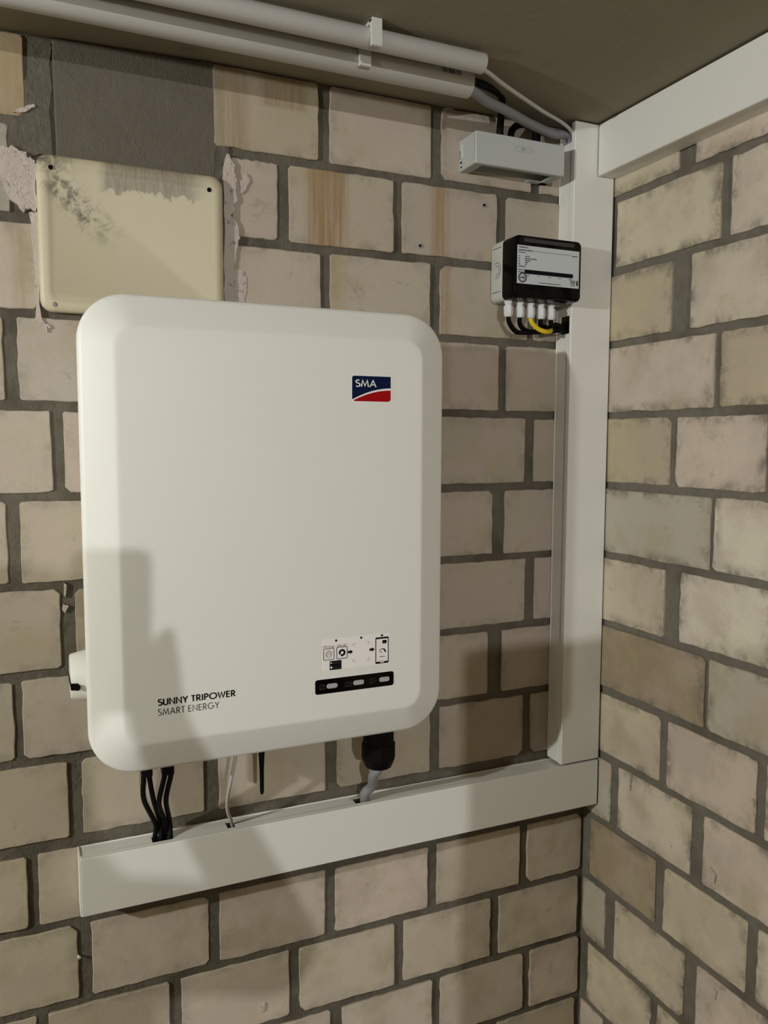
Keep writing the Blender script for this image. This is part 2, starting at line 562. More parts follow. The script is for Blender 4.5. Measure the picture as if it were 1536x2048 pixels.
# back wall: measured ends of the bricks in each course, right to left beyond the frame
BW = {
    -1: [(-1.300, -1.130), (-1.112, -0.940), (-0.690, -0.530), (-0.511, -0.337), (-0.318, -0.145), (-0.127, -0.004)],
    0: [(-1.325, -1.152), (-1.134, -0.962), (-0.664, -0.595), (-0.577, -0.404), (-0.388, -0.211), (-0.193, -0.014)],
    1: [(-1.300, -1.126), (-1.106, -0.933), (-0.670, -0.527), (-0.511, -0.337), (-0.318, -0.145), (-0.133, -0.004)],
    2: [(-1.344, -1.170), (-1.152, -0.977), (-0.959, -0.785), (-0.768, -0.594), (-0.577, -0.402), (-0.384, -0.204), (-0.189, -0.012)],
    3: [(-1.286, -1.112), (-1.096, -0.921), (-0.905, -0.723), (-0.704, -0.532), (-0.514, -0.338), (-0.321, -0.147), (-0.129, -0.003)],
    4: [(-1.348, -1.174), (-1.155, -0.981), (-0.964, -0.790), (-0.772, -0.598), (-0.580, -0.406), (-0.388, -0.211), (-0.188, -0.012)],
    5: [(-1.284, -1.110), (-1.092, -0.917), (-0.897, -0.722), (-0.703, -0.528), (-0.510, -0.336), (-0.318, -0.142), (-0.122, -0.003)],
    6: [(-1.350, -1.174), (-1.157, -0.981), (-0.970, -0.792), (-0.775, -0.600), (-0.583, -0.409), (-0.392, -0.218), (-0.189, -0.012)],
    7: [(-1.280, -1.107), (-1.090, -0.914), (-0.895, -0.720), (-0.697, -0.523), (-0.503, -0.331), (-0.313, -0.141), (-0.125, -0.003)],
    8: [(-1.340, -1.165), (-1.147, -0.972), (-0.957, -0.784), (-0.768, -0.594), (-0.577, -0.403), (-0.386, -0.212), (-0.195, -0.010)],
    9: [(-1.275, -1.102), (-1.083, -0.908), (-0.889, -0.716), (-0.699, -0.524), (-0.506, -0.333), (-0.315, -0.142), (-0.126, -0.004)],
    10: [(-1.335, -1.158), (-1.142, -0.966), (-0.950, -0.778), (-0.760, -0.586), (-0.569, -0.397), (-0.379, -0.204), (-0.185, -0.010)],
    11: [(-1.265, -1.090), (-1.072, -0.900), (-0.882, -0.710), (-0.690, -0.516), (-0.494, -0.323), (-0.306, -0.131), (-0.115, -0.004)],
    12: [(-1.335, -1.158), (-1.142, -0.966), (-0.950, -0.778), (-0.760, -0.586), (-0.569, -0.397), (-0.379, -0.204), (-0.185, -0.010)],
    13: [(-1.265, -1.090), (-1.072, -0.900), (-0.882, -0.710), (-0.690, -0.516), (-0.494, -0.323), (-0.306, -0.131), (-0.115, -0.004)],
}
BT = {(-1, 1): OCHRE, (-1, 2): (0.40, 0.335, 0.245, 1), (0, 1): GREYB, (1, 1): PINK, (2, 2): (0.38, 0.34, 0.29, 1), (7, 1): YELL, (7, 2): YELL,
      (8, 1): YELL, (8, 2): YELL, (9, 1): YELL, (10, 1): YELL, (10, 2): YELL, (9, 4): PINK, (9, 6): BEIGE, (5, 2): OCHRE,
      (6, 5): YELL, (3, 2): PINK, (5, 6): PINK}
for c_, rows in BW.items():
    for i, (a, b) in enumerate(rows):
        z0, z1 = course_z(c_)
        if c_ == -1:
            z1 = ceil_z((a + b) / 2) - 0.003
        if c_ == 8:
            z1 -= 0.0055
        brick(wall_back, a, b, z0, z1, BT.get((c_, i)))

# right wall: from the corner towards the camera
RW = {
    -1: [(-0.012, -0.194), (-0.230, -0.404)], 0: [(-0.050, -0.283), (-0.302, -0.476)], 1: [(-0.012, -0.188), (-0.229, -0.404)],
    2: [(-0.008, -0.282), (-0.294, -0.470)], 3: [(-0.012, -0.194), (-0.208, -0.382)], 4: [(-0.008, -0.286), (-0.294, -0.470)],
    5: [(-0.010, -0.194), (-0.228, -0.404)], 6: [(-0.008, -0.287), (-0.294, -0.470)], 7: [(-0.012, -0.195), (-0.212, -0.391)],
    8: [(-0.010, -0.076), (-0.095, -0.270), (-0.295, -0.470)], 9: [(-0.022, -0.196), (-0.214, -0.386)],
    10: [(-0.004, -0.070), (-0.095, -0.266), (-0.293, -0.468)], 11: [(-0.022, -0.193), (-0.209, -0.384)],
    12: [(-0.004, -0.070), (-0.095, -0.266), (-0.293, -0.468)], 13: [(-0.022, -0.193), (-0.209, -0.384)],
}
RTI = {(-1, 0): YELL, (-1, 1): PINK, (0, 0): YELL, (0, 1): BEIGE, (1, 0): OCHRE, (1, 1): BEIGE, (2, 0): PINK, (2, 1): OCHRE, (3, 0): OCHRE,
       (3, 1): PINK, (4, 0): GREYB, (4, 1): PALE, (5, 0): YELL, (5, 1): PALE, (6, 0): BROWN, (6, 1): GREYB, (7, 0): YELL, (7, 1): PINK, (8, 0): GREYB,
       (8, 1): BEIGE, (8, 2): PINK, (9, 0): BROWN, (9, 1): YELL, (10, 0): GREYB, (10, 1): YELL, (10, 2): PINK, (11, 0): YELL, (11, 1): YELL}
for c_, rows in RW.items():
    rows = list(rows)
    while rows[-1][1] > -1.0:
        a = rows[-1][1] - random.uniform(0.013, 0.020)
        rows.append((a, a - 0.174))
    for i, (a, b) in enumerate(rows):
        z0, z1 = course_z(c_)
        if c_ == -1:
            z1 = H - 0.003
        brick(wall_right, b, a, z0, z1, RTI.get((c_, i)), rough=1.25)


# rough places on the back wall: render patch, plaster smears
def blob(name, outline, y_face, mat, jag=0.002, sub=5, depth=0.010, smooth=40):
    """flat lump of render with a ragged edge; outline in (x, z)"""
    pts = []
    n = len(outline)
    for i in range(n):
        a, b = outline[i], outline[(i + 1) % n]
        for k in range(sub):
            f = k / sub
            pts.append((a[0] + (b[0] - a[0]) * f + random.gauss(0, jag), a[1] + (b[1] - a[1]) * f + random.gauss(0, jag)))
    cx = sum(p[0] for p in pts) / len(pts)
    cz = sum(p[1] for p in pts) / len(pts)
    inn = [(cx + (x - cx) * 0.992, cz + (z - cz) * 0.992) for x, z in pts]
    mbx = MB()
    mbx.loft([ring_y(pts, y_face + depth), ring_y(pts, y_face + 0.0015), ring_y(inn, y_face)], cap0=False)
    return mbx.build(name, mat, wall_back)


def wp(*pxs):
    return [(at(x, y, 1, 0)[0], at(x, y, 1, 0)[2]) for x, y in pxs]


o = blob('render_patch', [(-0.9035, 0.5685), (-0.9035, 0.404), (-0.690, 0.404), (-0.687, 0.46), (-0.684, 0.520), (-0.688, 0.5755)], -0.0005, M['patch'], 0.0008, 5)
tag(o, 'dark grey cement render patch under the ceiling')
o = blob('mortar_smear', wp((48, 150), (72, 105), (101.5, 84), (101.5, 306), (0, 330), (-60, 320), (-60, 240), (40, 225)), 0.0005, M['mortar'], 0.0022, 5)
o = blob('mortar_smear', wp((400, 120), (428, 128), (440, 150), (436, 250), (455, 300), (440, 372), (420, 365)), 0.0000, M['mortar'], 0.0020, 5)
o = blob('plaster_smear', wp((-40, 300), (0, 292), (30, 296), (60, 312), (72, 330), (72, 425), (45, 418), (18, 395), (0, 360), (-40, 350)), -0.004, M['plaster'], 0.0018, 5, 0.016)
o = blob('plaster_smear', wp((446, 330), (455, 308), (466, 330), (472, 360), (470, 400), (464, 432), (478, 470), (474, 500), (466, 540), (466, 608), (448, 608), (446, 480)), -0.004, M['plaster'], 0.0012, 5, 0.016)
o = blob('plaster_smear', wp((462, 536), (485, 542), (494, 560), (490, 605), (464, 605)), -0.0016, M['plaster'], 0.0008, 4, 0.010)
o = blob('plaster_smear', wp((478, 365), (492, 350), (500, 358), (492, 380), (484, 388)), -0.0016, M['plaster'], 0.0008, 4, 0.010)
o = blob('plaster_smear', wp((25, 224), (62, 208), (72, 215), (45, 226)), -0.0020, M['plaster'], 0.0008, 4, 0.010)
o = blob('plaster_smear', wp((60, 425), (74, 425), (78, 520), (80, 640), (100, 652), (95, 660), (70, 640), (68, 520)), -0.002, M['plaster'], 0.0012, 4, 0.014)

for pts_ in (wp((520, 2012), (530, 2006), (528, 2020), (521, 2024)), wp((127, 1165), (134, 1170), (131, 1195), (128, 1190)), wp((126, 1208), (137, 1212), (130, 1226), (125, 1222))):
    blob('plaster_fleck', pts_, -0.0016, M['plaster'], 0.0003, 3, 0.008)
for pts_ in (((1420, 1735), (1431, 1750), (1428, 1768), (1421, 1760)), ((1258, 1546), (1261, 1552), (1260, 1582), (1257, 1570)), ((1426, 1975), (1433, 1985), (1430, 2000)), ((1248, 330), (1262, 322), (1258, 338))):
    q_ = [at(x_, y_, 0, -0.0022) for x_, y_ in pts_]
    MB().poly(q_, (0.006, 0, 0)).build('plaster_fleck', M['plaster'], wall_right)

# two old wall plugs and the screw tip left in a joint
for px, py, lab in ((967, 411, 'small grey wall plug in the brick below the grey cable clamp box'),
                    (839, 492, 'small wall plug left of the rust run, lower on the same brick')):
    p = at(px, py, 1, 0)
    r_ = empty('wall_plug', (p[0], 0, p[2]))
    tag(r_, lab, 'wall plug', 'wall plugs in the back wall')
    MB().lathe((p[0], 0.004, p[2]), (0, -1, 0), [(0, 0.0042), (0.0052, 0.0042), (0.0056, 0.0022)], 14, True, False).build('collar', M['inkpale'], r_, 30)
    MB().lathe((p[0], 0.003, p[2]), (0, -1, 0), [(0, 0.0021), (0.0060, 0.0021)], 12).build('hole', M['dark'], r_, 30)
p = at(155, 1912, 1, 0)
o = MB().lathe((p[0], 0.006, p[2]), (0.2, -1, 0), [(0, 0.0014), (0.010, 0.0014), (0.010, 0.0026), (0.012, 0.0022)], 10).build('screw', M['gland'], None, 30, loc=(p[0], 0, p[2]))
tag(o, 'tiny pale screw head sticking out of the joint below the trunking end', 'screw')

# ---------------------------------------------------------------- cable trunking
DV = 0.0441


def trunk_box(mbx, x0, x1, y0, y1, z0, z1, bev=0.0012):
    mbx.box(x0, x1, y0, y1, z0, z1, bev, 1)


WALL = 0.0018
# upright length in the corner
TX0, TX1 = -0.0864, -0.0035
vt = tag(empty('cable_trunking', (-0.045, 0, -0.548)), 'upright white cable trunking in the wall corner', 'trunking', 'white cable trunking')
mb = MB()
ZT_SIDE = at(1116, 292, 1, -0.006)[2]
zn0, zn1 = at(1135, 667, 0, TX0)[2], at(1135, 632, 0, TX0)[2]
trunk_box(mb, TX0, TX1, -0.0018, 0.0, -0.5472, H - 0.004)                                   # back
trunk_box(mb, TX0 + 0.0014, TX0 + 0.0014 + WALL, -DV + 0.0080, -0.0010, -0.5472, zn0)                         # left side, below the notch
trunk_box(mb, TX0 + 0.0014, TX0 + 0.0014 + WALL, -0.012, -0.0010, zn0 - .001, zn1 + .001)
trunk_box(mb, TX0 + 0.0014, TX0 + 0.0014 + WALL, -DV + 0.0080, -0.0010, zn1, ZT_SIDE)
trunk_box(mb, TX1 - WALL, TX1, -DV + 0.0020, -0.0010, -0.5472, H - 0.004)
base = mb.build('trunking_base', M['pvc'], vt)
mb = MB()
trunk_box(mb, TX0 - 0.0006, TX1 + 0.0004, -DV, -DV + 0.0022, -0.5472, H - 0.0025)
trunk_box(mb, TX0 - 0.0006, TX0 + 0.0016, -DV + 0.0006, -DV + 0.0105, -0.5472, zn0)
trunk_box(mb, TX0 - 0.0006, TX0 + 0.0016, -DV + 0.0006, -DV + 0.0105, zn1, H - 0.0025)
trunk_box(mb, TX0 - 0.0006, TX0 + 0.0016, -DV + 0.0006, -DV + 0.0060, zn0 - .001, zn1 + .001)
trunk_box(mb, TX0 + 0.0002, TX0 + 0.0018, -DV + 0.0105, -DV + 0.0130, -0.5472, zn0)
trunk_box(mb, TX0 + 0.0002, TX0 + 0.0018, -DV + 0.0105, -DV + 0.0130, zn1, ZT_SIDE)
mb.build('trunking_cover', M['pvc'], vt)

# level length under the inverter, with the cut-outs for the cables
BX0, BX1, BZ0, BZ1 = -0.9020, -0.0040, -0.6352, -0.5515
bt = tag(empty('cable_trunking', (-0.45, 0, BZ0)), 'level white cable trunking under the white inverter', 'trunking', 'white cable trunking')
cuts = []
for pa, pb in (((304, 1678), (345, 1670)), ((456, 1655), (471, 1650)), ((709, 1602), (737, 1596))):
    a = at(pa[0], pa[1], 2, BZ1)
    b = at(pb[0], pb[1], 2, BZ1)
    cuts.append((a[0], b[0]))
mb = MB()
trunk_box(mb, BX0, BX1, -0.0018, 0.0, BZ0, BZ1)
trunk_box(mb, BX0, BX1, -DV + 0.0020, -0.0010, BZ0, BZ0 + WALL)
edges = [BX0] + [e for c_ in cuts for e in c_] + [BX1]
for a, b in zip(edges[::2], edges[1::2]):
    trunk_box(mb, a, b, -DV + 0.0080, -0.0010, BZ1 - 0.0014 - WALL, BZ1 - 0.0014, 0.0004)
for a, b in cuts:
    trunk_box(mb, a - 0.001, b + 0.001, -0.0095, -0.0010, BZ1 - 0.0014 - WALL, BZ1 - 0.0014, 0.0004)
mb.build('trunking_base', M['pvc'], bt)
mb = MB()
trunk_box(mb, BX0 - 0.0004, BX1, -DV, -DV + 0.0022, BZ0 - 0.0003, BZ1 + 0.0010, 0.0008)
trunk_box(mb, BX0 - 0.0004, BX1, -DV + 0.0006, -DV + 0.0105, BZ1 - 0.0018, BZ1 + 0.0010, 0.0005)
trunk_box(mb, BX0 - 0.0004, BX1, -DV + 0.0006, -DV + 0.0105, BZ0 - 0.0003, BZ0 + 0.0018, 0.0005)
mb.build('trunking_cover', M['pvc'], bt)
mb = MB()
trunk_box(mb, BX0 + 0.003, BX1 - 0.003, -0.034, -0.0020, BZ0 + 0.004, BZ1 - 0.012)
mb.build('dark_core', M['dark'], bt)  # plain dark box in the hollow trunking, inner shade put into its colour

mb = MB()
trunk_box(mb, BX0 - 0.0024, BX0 + 0.0006, -DV + 0.0004, -0.0004, BZ0 + 0.0004, BZ1 + 0.0002, 0.0006)
mb.build('end_cap', M['pvc'], bt)

# length under the ceiling along the right wall
HX, HZ = -0.0400, 0.4905
ht = tag(empty('cable_trunking', (-0.02, -0.5, HZ)), 'white cable trunking along the ceiling on the right wall', 'trunking', 'white cable trunking')
mb = MB()
trunk_box(mb, -0.0018, 0.0, -1.10, -DV - 0.0015, HZ, H - 0.004)
trunk_box(mb, HX + 0.0024, -0.0002, -1.10, -DV - 0.0015, HZ, HZ + WALL)
trunk_box(mb, HX + 0.0024, -0.0002, -1.10, -DV - 0.0015, H - 0.006, H - 0.0042)
mb.build('trunking_base', M['pvc'], ht)
mb = MB()
trunk_box(mb, HX, HX + 0.0022, -1.10, -DV - 0.0024, HZ - 0.0004, H - 0.0035)
trunk_box(mb, HX + 0.0006, HX + 0.0095, -1.10, -DV - 0.0024, HZ - 0.0006, HZ + 0.0014)
mb.build('trunking_cover', M['pvc'], ht)

# ---------------------------------------------------------------- conduits under the ceiling
def pipe(x0, x1, y, z, r, w):
    mbx = MB()
    mbx.lathe((x0, y, z), (1, 0, 0), [(0, r - w), (0, r), (x1 - x0 - 0.0008, r), (x1 - x0, r - 0.0006), (x1 - x0, r - w), (x1 - x0 - 0.25, r - w)], 40, True, True)
    return mbx


P1Y, P1Z, P1R = -0.1890, 0.5596, 0.0133
P2Y, P2R = -0.1290, 0.0180
P2Z = H - 0.0045 - P2R
PX1, PX2 = -0.353, at(938, 176, 1, P2Y)[0]
p1 = tag(empty('conduit_pipe', (-0.9, P1Y, P1Z)), 'thinner grey plastic conduit pipe under the ceiling, nearer the room', 'pipe')
pipe(-1.60, PX1, P1Y, P1Z, P1R, 0.0016).build('tube', M['pipe'], p1, 40)
p2 = tag(empty('conduit_pipe', (-0.9, P2Y, P2Z)), 'thicker grey plastic conduit pipe under the ceiling with a barcode near its end', 'pipe')
pipe(-1.60, PX2, P2Y, P2Z, P2R, 0.0018).build('tube', M['pipe'], p2, 40)
mb = MB()
bx = at(880, 150, 1, P2Y - 0.01)[0]
rnd = random.Random(3)
while bx < at(916, 150, 1, P2Y - 0.01)[0]:
    wd = rnd.choice((0.0007, 0.0010, 0.0016))
    ang0 = math.radians(205.8 - 62)
    ring = []
    for k in range(5):
        a = ang0 + math.radians(28) * k / 4
        ring.append((math.cos(a), math.sin(a)))
    for (c0, s0), (c1, s1) in zip(ring, ring[1:]):
        rr = P2R + 0.00015
        mb.poly([(bx, P2Y + c0 * rr, P2Z + s0 * rr), (bx + wd, P2Y + c0 * rr, P2Z + s0 * rr),
                 (bx + wd, P2Y + c1 * rr, P2Z + s1 * rr), (bx, P2Y + c1 * rr, P2Z + s1 * rr)])
    bx += wd + rnd.choice((0.0008, 0.0013, 0.0020))
mb.build('barcode', M['inkgrey'], p2)


def pipe_clip(x0, x1, y, z, r, zend, lab):
    root = tag(empty('pipe_clip', ((x0 + x1) / 2, y, z)), lab, 'pipe clip', 'pipe clips')
    MB().box(x0, x1, y - r - 0.004, y + r + 0.004, z + r + 0.0004, H - 0.0004, 0.0008, 1).build('saddle', M['clip'], root)
    prof = [(-r - 0.0055, H - 0.0006), (-r - 0.0060, zend + 0.001), (-r - 0.0045, zend), (-r * 0.80 - 0.0015, zend + 0.0006),
            (-r - 0.0006, z), (-r * 0.80, z + r * 0.66), (-r * 0.6, H - 0.0006)]
    for s in (1, -1):
        if s < 0:
            prof = [(-r - 0.0030, H - 0.0006), (-r - 0.0034, z + r * 0.25), (-r - 0.0006, z + r * 0.2), (-r * 0.80, z + r * 0.66), (-r * 0.6, H - 0.0006)]
        MB().poly([(x0, y + s * a, b) for a, b in prof], (x1 - x0, 0, 0)).build('arm', M['clip'], root)
    return root


ca, cb = at(744, 60, 1, P1Y - P1R - 0.005)[0], at(764, 60, 1, P1Y - P1R - 0.005)[0]
pipe_clip(ca, cb, P1Y, P1Z, P1R, at(754, 91, 1, P1Y - P1R - 0.005)[2], 'white plastic clip holding the thinner ceiling conduit')
ca, cb = at(720, 118, 1, P2Y - P2R - 0.005)[0], at(742, 118, 1, P2Y - P2R - 0.005)[0]
pipe_clip(ca, cb, P2Y, P2Z, P2R, at(731, 132, 1, P2Y - P2R - 0.005)[2], 'white plastic clip holding the thicker ceiling conduit')


def cable(name, pts, r, mat, lab, cat='cable', group=None, n=12):
    pts = [Vector(p) for p in pts]
    o = MB().tube(pts, r, n).build(name, mat, None, 60, loc=tuple(pts[-1]))
    return tag(o, lab, cat, group)


# cables leaving the conduits for the upright trunking
cable('thin_cable', [(PX1 - 0.12, P1Y, P1Z - 0.003), (PX1 - 0.03, P1Y + 0.001, P1Z - 0.005), (PX1 + 0.003, P1Y + 0.003, P1Z - 0.0065), at(1010, 171, 1, -0.150), at(1080, 219, 1, -0.090), at(1142, 262, 1, -0.035), (-0.062, -0.030, 0.510), (-0.045, -0.030, 0.45)],
      0.0030, M['light_cable'], 'thin white cable running from the conduit end to the corner trunking')
cable('thick_cable', [(PX2 - 0.12, P2Y - 0.002, P2Z - 0.0060), (PX2 - 0.03, P2Y - 0.002, P2Z - 0.0060), (PX2 + 0.002, P2Y - 0.001, P2Z - 0.0064), at(975, 203, 1, -0.105), at(1015, 222, 1, -0.080), at(1060, 248, 1, -0.050), at(1105, 268, 1, -0.030), at(1140, 277, 1, -0.020), (-0.068, -0.018, 0.49), (-0.066, -0.018, 0.45)],
      0.0078, M['grey_cable'], 'thick grey cable sagging from the conduit end to the corner trunking')
cable('black_cable', [(PX2 - 0.10, P2Y + 0.003, P2Z + 0.008), (PX2 - 0.004, P2Y + 0.003, P2Z + 0.0085), at(975, 174, 1, -0.095), at(1000, 188, 1, -0.070), at(1004, 205, 1, -0.055), at(1002, 232, 1, -0.040), at(1000, 262, 1, -0.028), at(999, 300, 1, -0.028)],
      0.0060, M['black'], 'black cable bending from the conduit end down into the grey clamp box')
cable('black_cable', [at(1022, 300, 1, -0.022), at(1022, 268, 1, -0.020), at(1030, 254, 1, -0.018), at(1046, 248, 1, -0.016), at(1062, 254, 1, -0.016), at(1072, 262, 1, -0.016), at(1074, 280, 1, -0.018), at(1075, 310, 1, -0.020)],
      0.0058, M['black'], 'black cable loop arching over the top of the grey clamp box')

# ---------------------------------------------------------------- grey clamp box
GX0, GX1, GD = -0.2865, -0.1160, 0.0560
GZ0, GZ1 = 0.4765, 0.5265
gb = tag(empty('junction_box', ((GX0 + GX1) / 2, 0, GZ0)), 'long grey plastic cable clamp box left of the corner trunking', 'junction box')
mb = MB()
rings = []
prof = rrect(GX0, GX1, GZ0, GZ1, 0.004, 4)
prof_s = rrect(GX0 + 0.0012, GX1 - 0.0012, GZ0 + 0.0012, GZ1 - 0.0012, 0.0035, 4)
# shell: front plate, ends, top, part of the underside
mb.loft([ring_y(prof, -GD + 0.0046), ring_y(prof, -GD + 0.0016), ring_y(prof_s, -GD)])
mb.box(GX0, GX0 + 0.003, -GD + 0.003, -0.0008, GZ0 + 0.0003, GZ1 - 0.0003, 0.0010, 1)
mb.box(GX1 - 0.003, GX1, -GD + 0.003, -0.0008, GZ0 + 0.0003, GZ1 - 0.0003, 0.0010, 1)
mb.box(GX0 + 0.001, GX1 - 0.001, -GD + 0.003, -0.0160, GZ1 - 0.003, GZ1 - 0.0002, 0.0010, 1)
mb.box(GX0 + 0.001, GX0 + 0.018, -GD + 0.003, -0.0008, GZ0 + 0.0002, GZ0 + 0.003, 0.0010, 1)
mb.box(GX1 - 0.018, GX1 - 0.001, -GD + 0.003, -0.0008, GZ0 + 0.0002, GZ0 + 0.003, 0.0010, 1)
mb.box(GX1 - 0.043, GX1 - 0.001, -0.014, -0.0008, GZ0 + 0.0002, GZ0 + 0.003, 0.0010, 1)
mb.box(GX0 + 0.015, GX1 - 0.015, -GD + 0.003, -GD + 0.011, GZ0 + 0.0002, GZ0 + 0.003, 0.0010, 1)
gcover = mb.build('cover', M['gbox'], gb, 35)
MB().box(GX0 + 0.002, GX1 - 0.002, -0.0040, -0.0006, GZ0 + 0.004, GZ1 - 0.002, 0.001, 1).build('base_plate', M['gbox'], gb)
mb = MB()
mb.box(GX0 - 0.0012, GX0 + 0.0005, -0.0150, -0.0075, GZ0 + 0.019, GZ0 + 0.041, 0.0006, 1)
mb.build('latch', M['ebox'], gb)
mb = MB()
mb.box(GX0 - 0.0004, GX0 + 0.002, -0.0115, -0.0060, GZ0 + 0.0120, GZ0 + 0.0150)
mb.box(GX0 - 0.0004, GX0 + 0.002, -0.0115, -0.0075, GZ0 + 0.0050, GZ0 + 0.0075)
mb.box(GX0 - 0.0003, GX0 + 0.002, -0.0070, -0.0045, GZ0 + 0.020, GZ0 + 0.033)
mb.build('slot', M['dark'], gb)


# ---------------------------------------------------------------- lettering
def arc(cx, cy, rx, ry, a0, a1, n=14):
    return [(cx + rx * math.cos(math.radians(a0 + (a1 - a0) * i / n)), cy + ry * math.sin(math.radians(a0 + (a1 - a0) * i / n))) for i in range(n + 1)]


GLY = {
    'S': (0.50, [arc(0.25, 0.755, 0.20, 0.225, 35, 270, 12) + arc(0.25, 0.275, 0.225, 0.255, 90, -145, 14)[1:]]),
    'U': (0.62, [[(0.06, 1), (0.06, 0.30)] + arc(0.31, 0.27, 0.25, 0.25, 180, 360, 12) + [(0.56, 1)]]),
    'N': (0.72, [[(0.07, 0), (0.07, 0.97), (0.65, 0.03), (0.65, 1)]]),
    'Y': (0.62, [[(0.02, 1), (0.31, 0.48), (0.60, 1)], [(0.31, 0.50), (0.31, 0)]]),
    'T': (0.50, [[(0.0, 0.95), (0.50, 0.95)], [(0.25, 0.95), (0.25, 0)]]),
    'R': (0.56, [[(0.07, 0), (0.07, 0.95), (0.25, 0.95)] + arc(0.25, 0.71, 0.22, 0.24, 90, -90, 10) + [(0.07, 0.47)], [(0.24, 0.47), (0.54, 0)]]),
    'I': (0.20, [[(0.10, 0), (0.10, 1)]]),
    'P': (0.54, [[(0.07, 0), (0.07, 0.95), (0.25, 0.95)] + arc(0.25, 0.70, 0.23, 0.25, 90, -90, 10) + [(0.07, 0.45)]]),
    'O': (0.96, [arc(0.48, 0.50, 0.44, 0.46, 90, 450, 28)]),
    'W': (0.96, [[(0.02, 1), (0.26, 0.06), (0.48, 0.90), (0.70, 0.06), (0.94, 1)]]),
    'E': (0.50, [[(0.48, 0.95), (0.07, 0.95), (0.07, 0.05), (0.48, 0.05)], [(0.07, 0.52), (0.46, 0.52)]]),
    'M': (0.90, [[(0.06, 0), (0.18, 0.96), (0.45, 0.14), (0.72, 0.96), (0.84, 0)]]),
    'A': (0.74, [[(0.03, 0), (0.37, 0.96), (0.71, 0)], [(0.15, 0.32), (0.59, 0.32)]]),
    'G': (0.92, [arc(0.48, 0.50, 0.42, 0.46, 48, 352, 24) + [(0.52, 0.44)]]),
    'B': (0.54, [[(0.07, 0.05), (0.07, 0.95), (0.25, 0.95)] + arc(0.25, 0.74, 0.20, 0.21, 90, -90, 8) + [(0.07, 0.53)], [(0.25, 0.53)] + arc(0.25, 0.29, 0.24, 0.24, 90, -90, 8) + [(0.07, 0.05)]]),
    'C': (0.70, [arc(0.48, 0.50, 0.42, 0.46, 50, 310, 20)]),
    ' ': (0.20, []),
}


def ribbon(mbx, pts, half, place):
    L, R_ = [], []
    n = len(pts)
    for i, p in enumerate(pts):
        a = Vector(pts[max(i - 1, 0)])
        b = Vector(pts[min(i + 1, n - 1)])
        p = Vector(p)
        d1 = (p - a).normalized() if i > 0 else (b - p).normalized()
        d2 = (b - p).normalized() if i < n - 1 else d1
        d = (d1 + d2)
        d = d.normalized() if d.length > 1e-6 else d1
        nn = Vector((-d.y, d.x))
        k = max(0.45, abs(nn.dot(Vector((-d1.y, d1.x)))))
        L.append(p + nn * half / k)
        R_.append(p - nn * half / k)
    for i in range(n - 1):
        mbx.poly([place(R_[i]), place(R_[i + 1]), place(L[i + 1]), place(L[i])])


def lettering(mbx, text, x, z, h, y, width=None, half=0.06, track=0.10):
    """stroke lettering on a plane facing -y; x, z = left end of the base line"""
    tot = sum(GLY[c_][0] + track for c_ in text) - track
    k = (width / (tot * h)) if width else 1.0
    cx = 0.0
    for c_ in text:
        for st in GLY[c_][1]:
            ribbon(mbx, st, half, lambda p, cx=cx: (x + (cx + p[0]) * h * k, y, z + p[1] * h))
        cx += GLY[c_][0] + track
    return mbx


mb = MB()
a, b = at(1030, 297, 1, -GD), at(1063, 303, 1, -GD)
lettering(mb, 'OBO', a[0], a[2] - 0.004, 0.0095, -GD - 0.0003, b[0] - a[0], 0.07)
ex_ = bmesh.ops.extrude_face_region(mb.bm, geom=list(mb.bm.faces))
bmesh.ops.translate(mb.bm, verts=[g for g in ex_['geom'] if isinstance(g, bmesh.types.BMVert)], vec=(0, -0.00035, 0))
mb.build('embossed_mark', M['gbox'], gb)

# ---------------------------------------------------------------- small black-lidded box with glands
EX0, EX1, ED, EM = -0.2225, -0.0910, 0.0755, 0.0370
EZ0, EZ1 = 0.2690, 0.3690
eb = tag(empty('surge_protector_box', ((EX0 + EX1) / 2, 0, EZ0)), 'small box with glossy black lid and grey label beside the corner trunking', 'junction box')
mb = MB()
o1 = rrect(EX0, EX1, EZ0, EZ1, 0.009, 6)
o2 = rrect(EX0 + 0.0010, EX1 - 0.0010, EZ0 + 0.0010, EZ1 - 0.0010, 0.0085, 6)
mb.loft([ring_y(o2, -0.0006), ring_y(o1, -0.0030), ring_y(o1, -EM)])
body = mb.build('body', M['ebox'], eb, 35)
mb = MB()
o1 = rrect(EX0 + 0.0004, EX1 - 0.0004, EZ0 + 0.0004, EZ1 - 0.0004, 0.009, 6)
o3 = rrect(EX0 + 0.0016, EX1 - 0.0016, EZ0 + 0.0016, EZ1 - 0.0016, 0.008, 6)
o4 = rrect(EX0 + 0.0040, EX1 - 0.0040, EZ0 + 0.0040, EZ1 - 0.0040, 0.0065, 6)
mb.loft([ring_y(o1, -EM - 0.0002), ring_y(o1, -ED + 0.0035), ring_y(o3, -ED + 0.0010), ring_y(o4, -ED)])
lid = mb.build('lid', M['blackgloss'], eb, 30)
tag(lid, 'glossy black lid')
# pressed marks on the end of the body, groove shade drawn as dark lines
cy_, cz_ = -0.020, (EZ0 + EZ1) / 2 + 0.002
for rr, hw in ((0.0125, 0.0004), (0.0075, 0.0004)):
    cpts = arc(cy_, cz_, rr, rr, 60, 290, 20)
    mb = MB()
    ribbon(mb, cpts, hw, lambda p: (EX0 - 0.0003, p[0], p[1]))
    mb.build('knockout_mark', M['inkgrey'], body)
for zz in (EZ0 + 0.016, EZ1 - 0.012):
    mb = MB()
    ribbon(mb, [(-0.006, zz), (-0.033, zz)], 0.0005, lambda p: (EX0 - 0.0003, p[0], p[1]))
    mb.build('moulded_line', M['inkgrey'], body)


def ep(px, py, e=0.0):
    v_ = at(px, py, 1, -ED - e)
    return v_


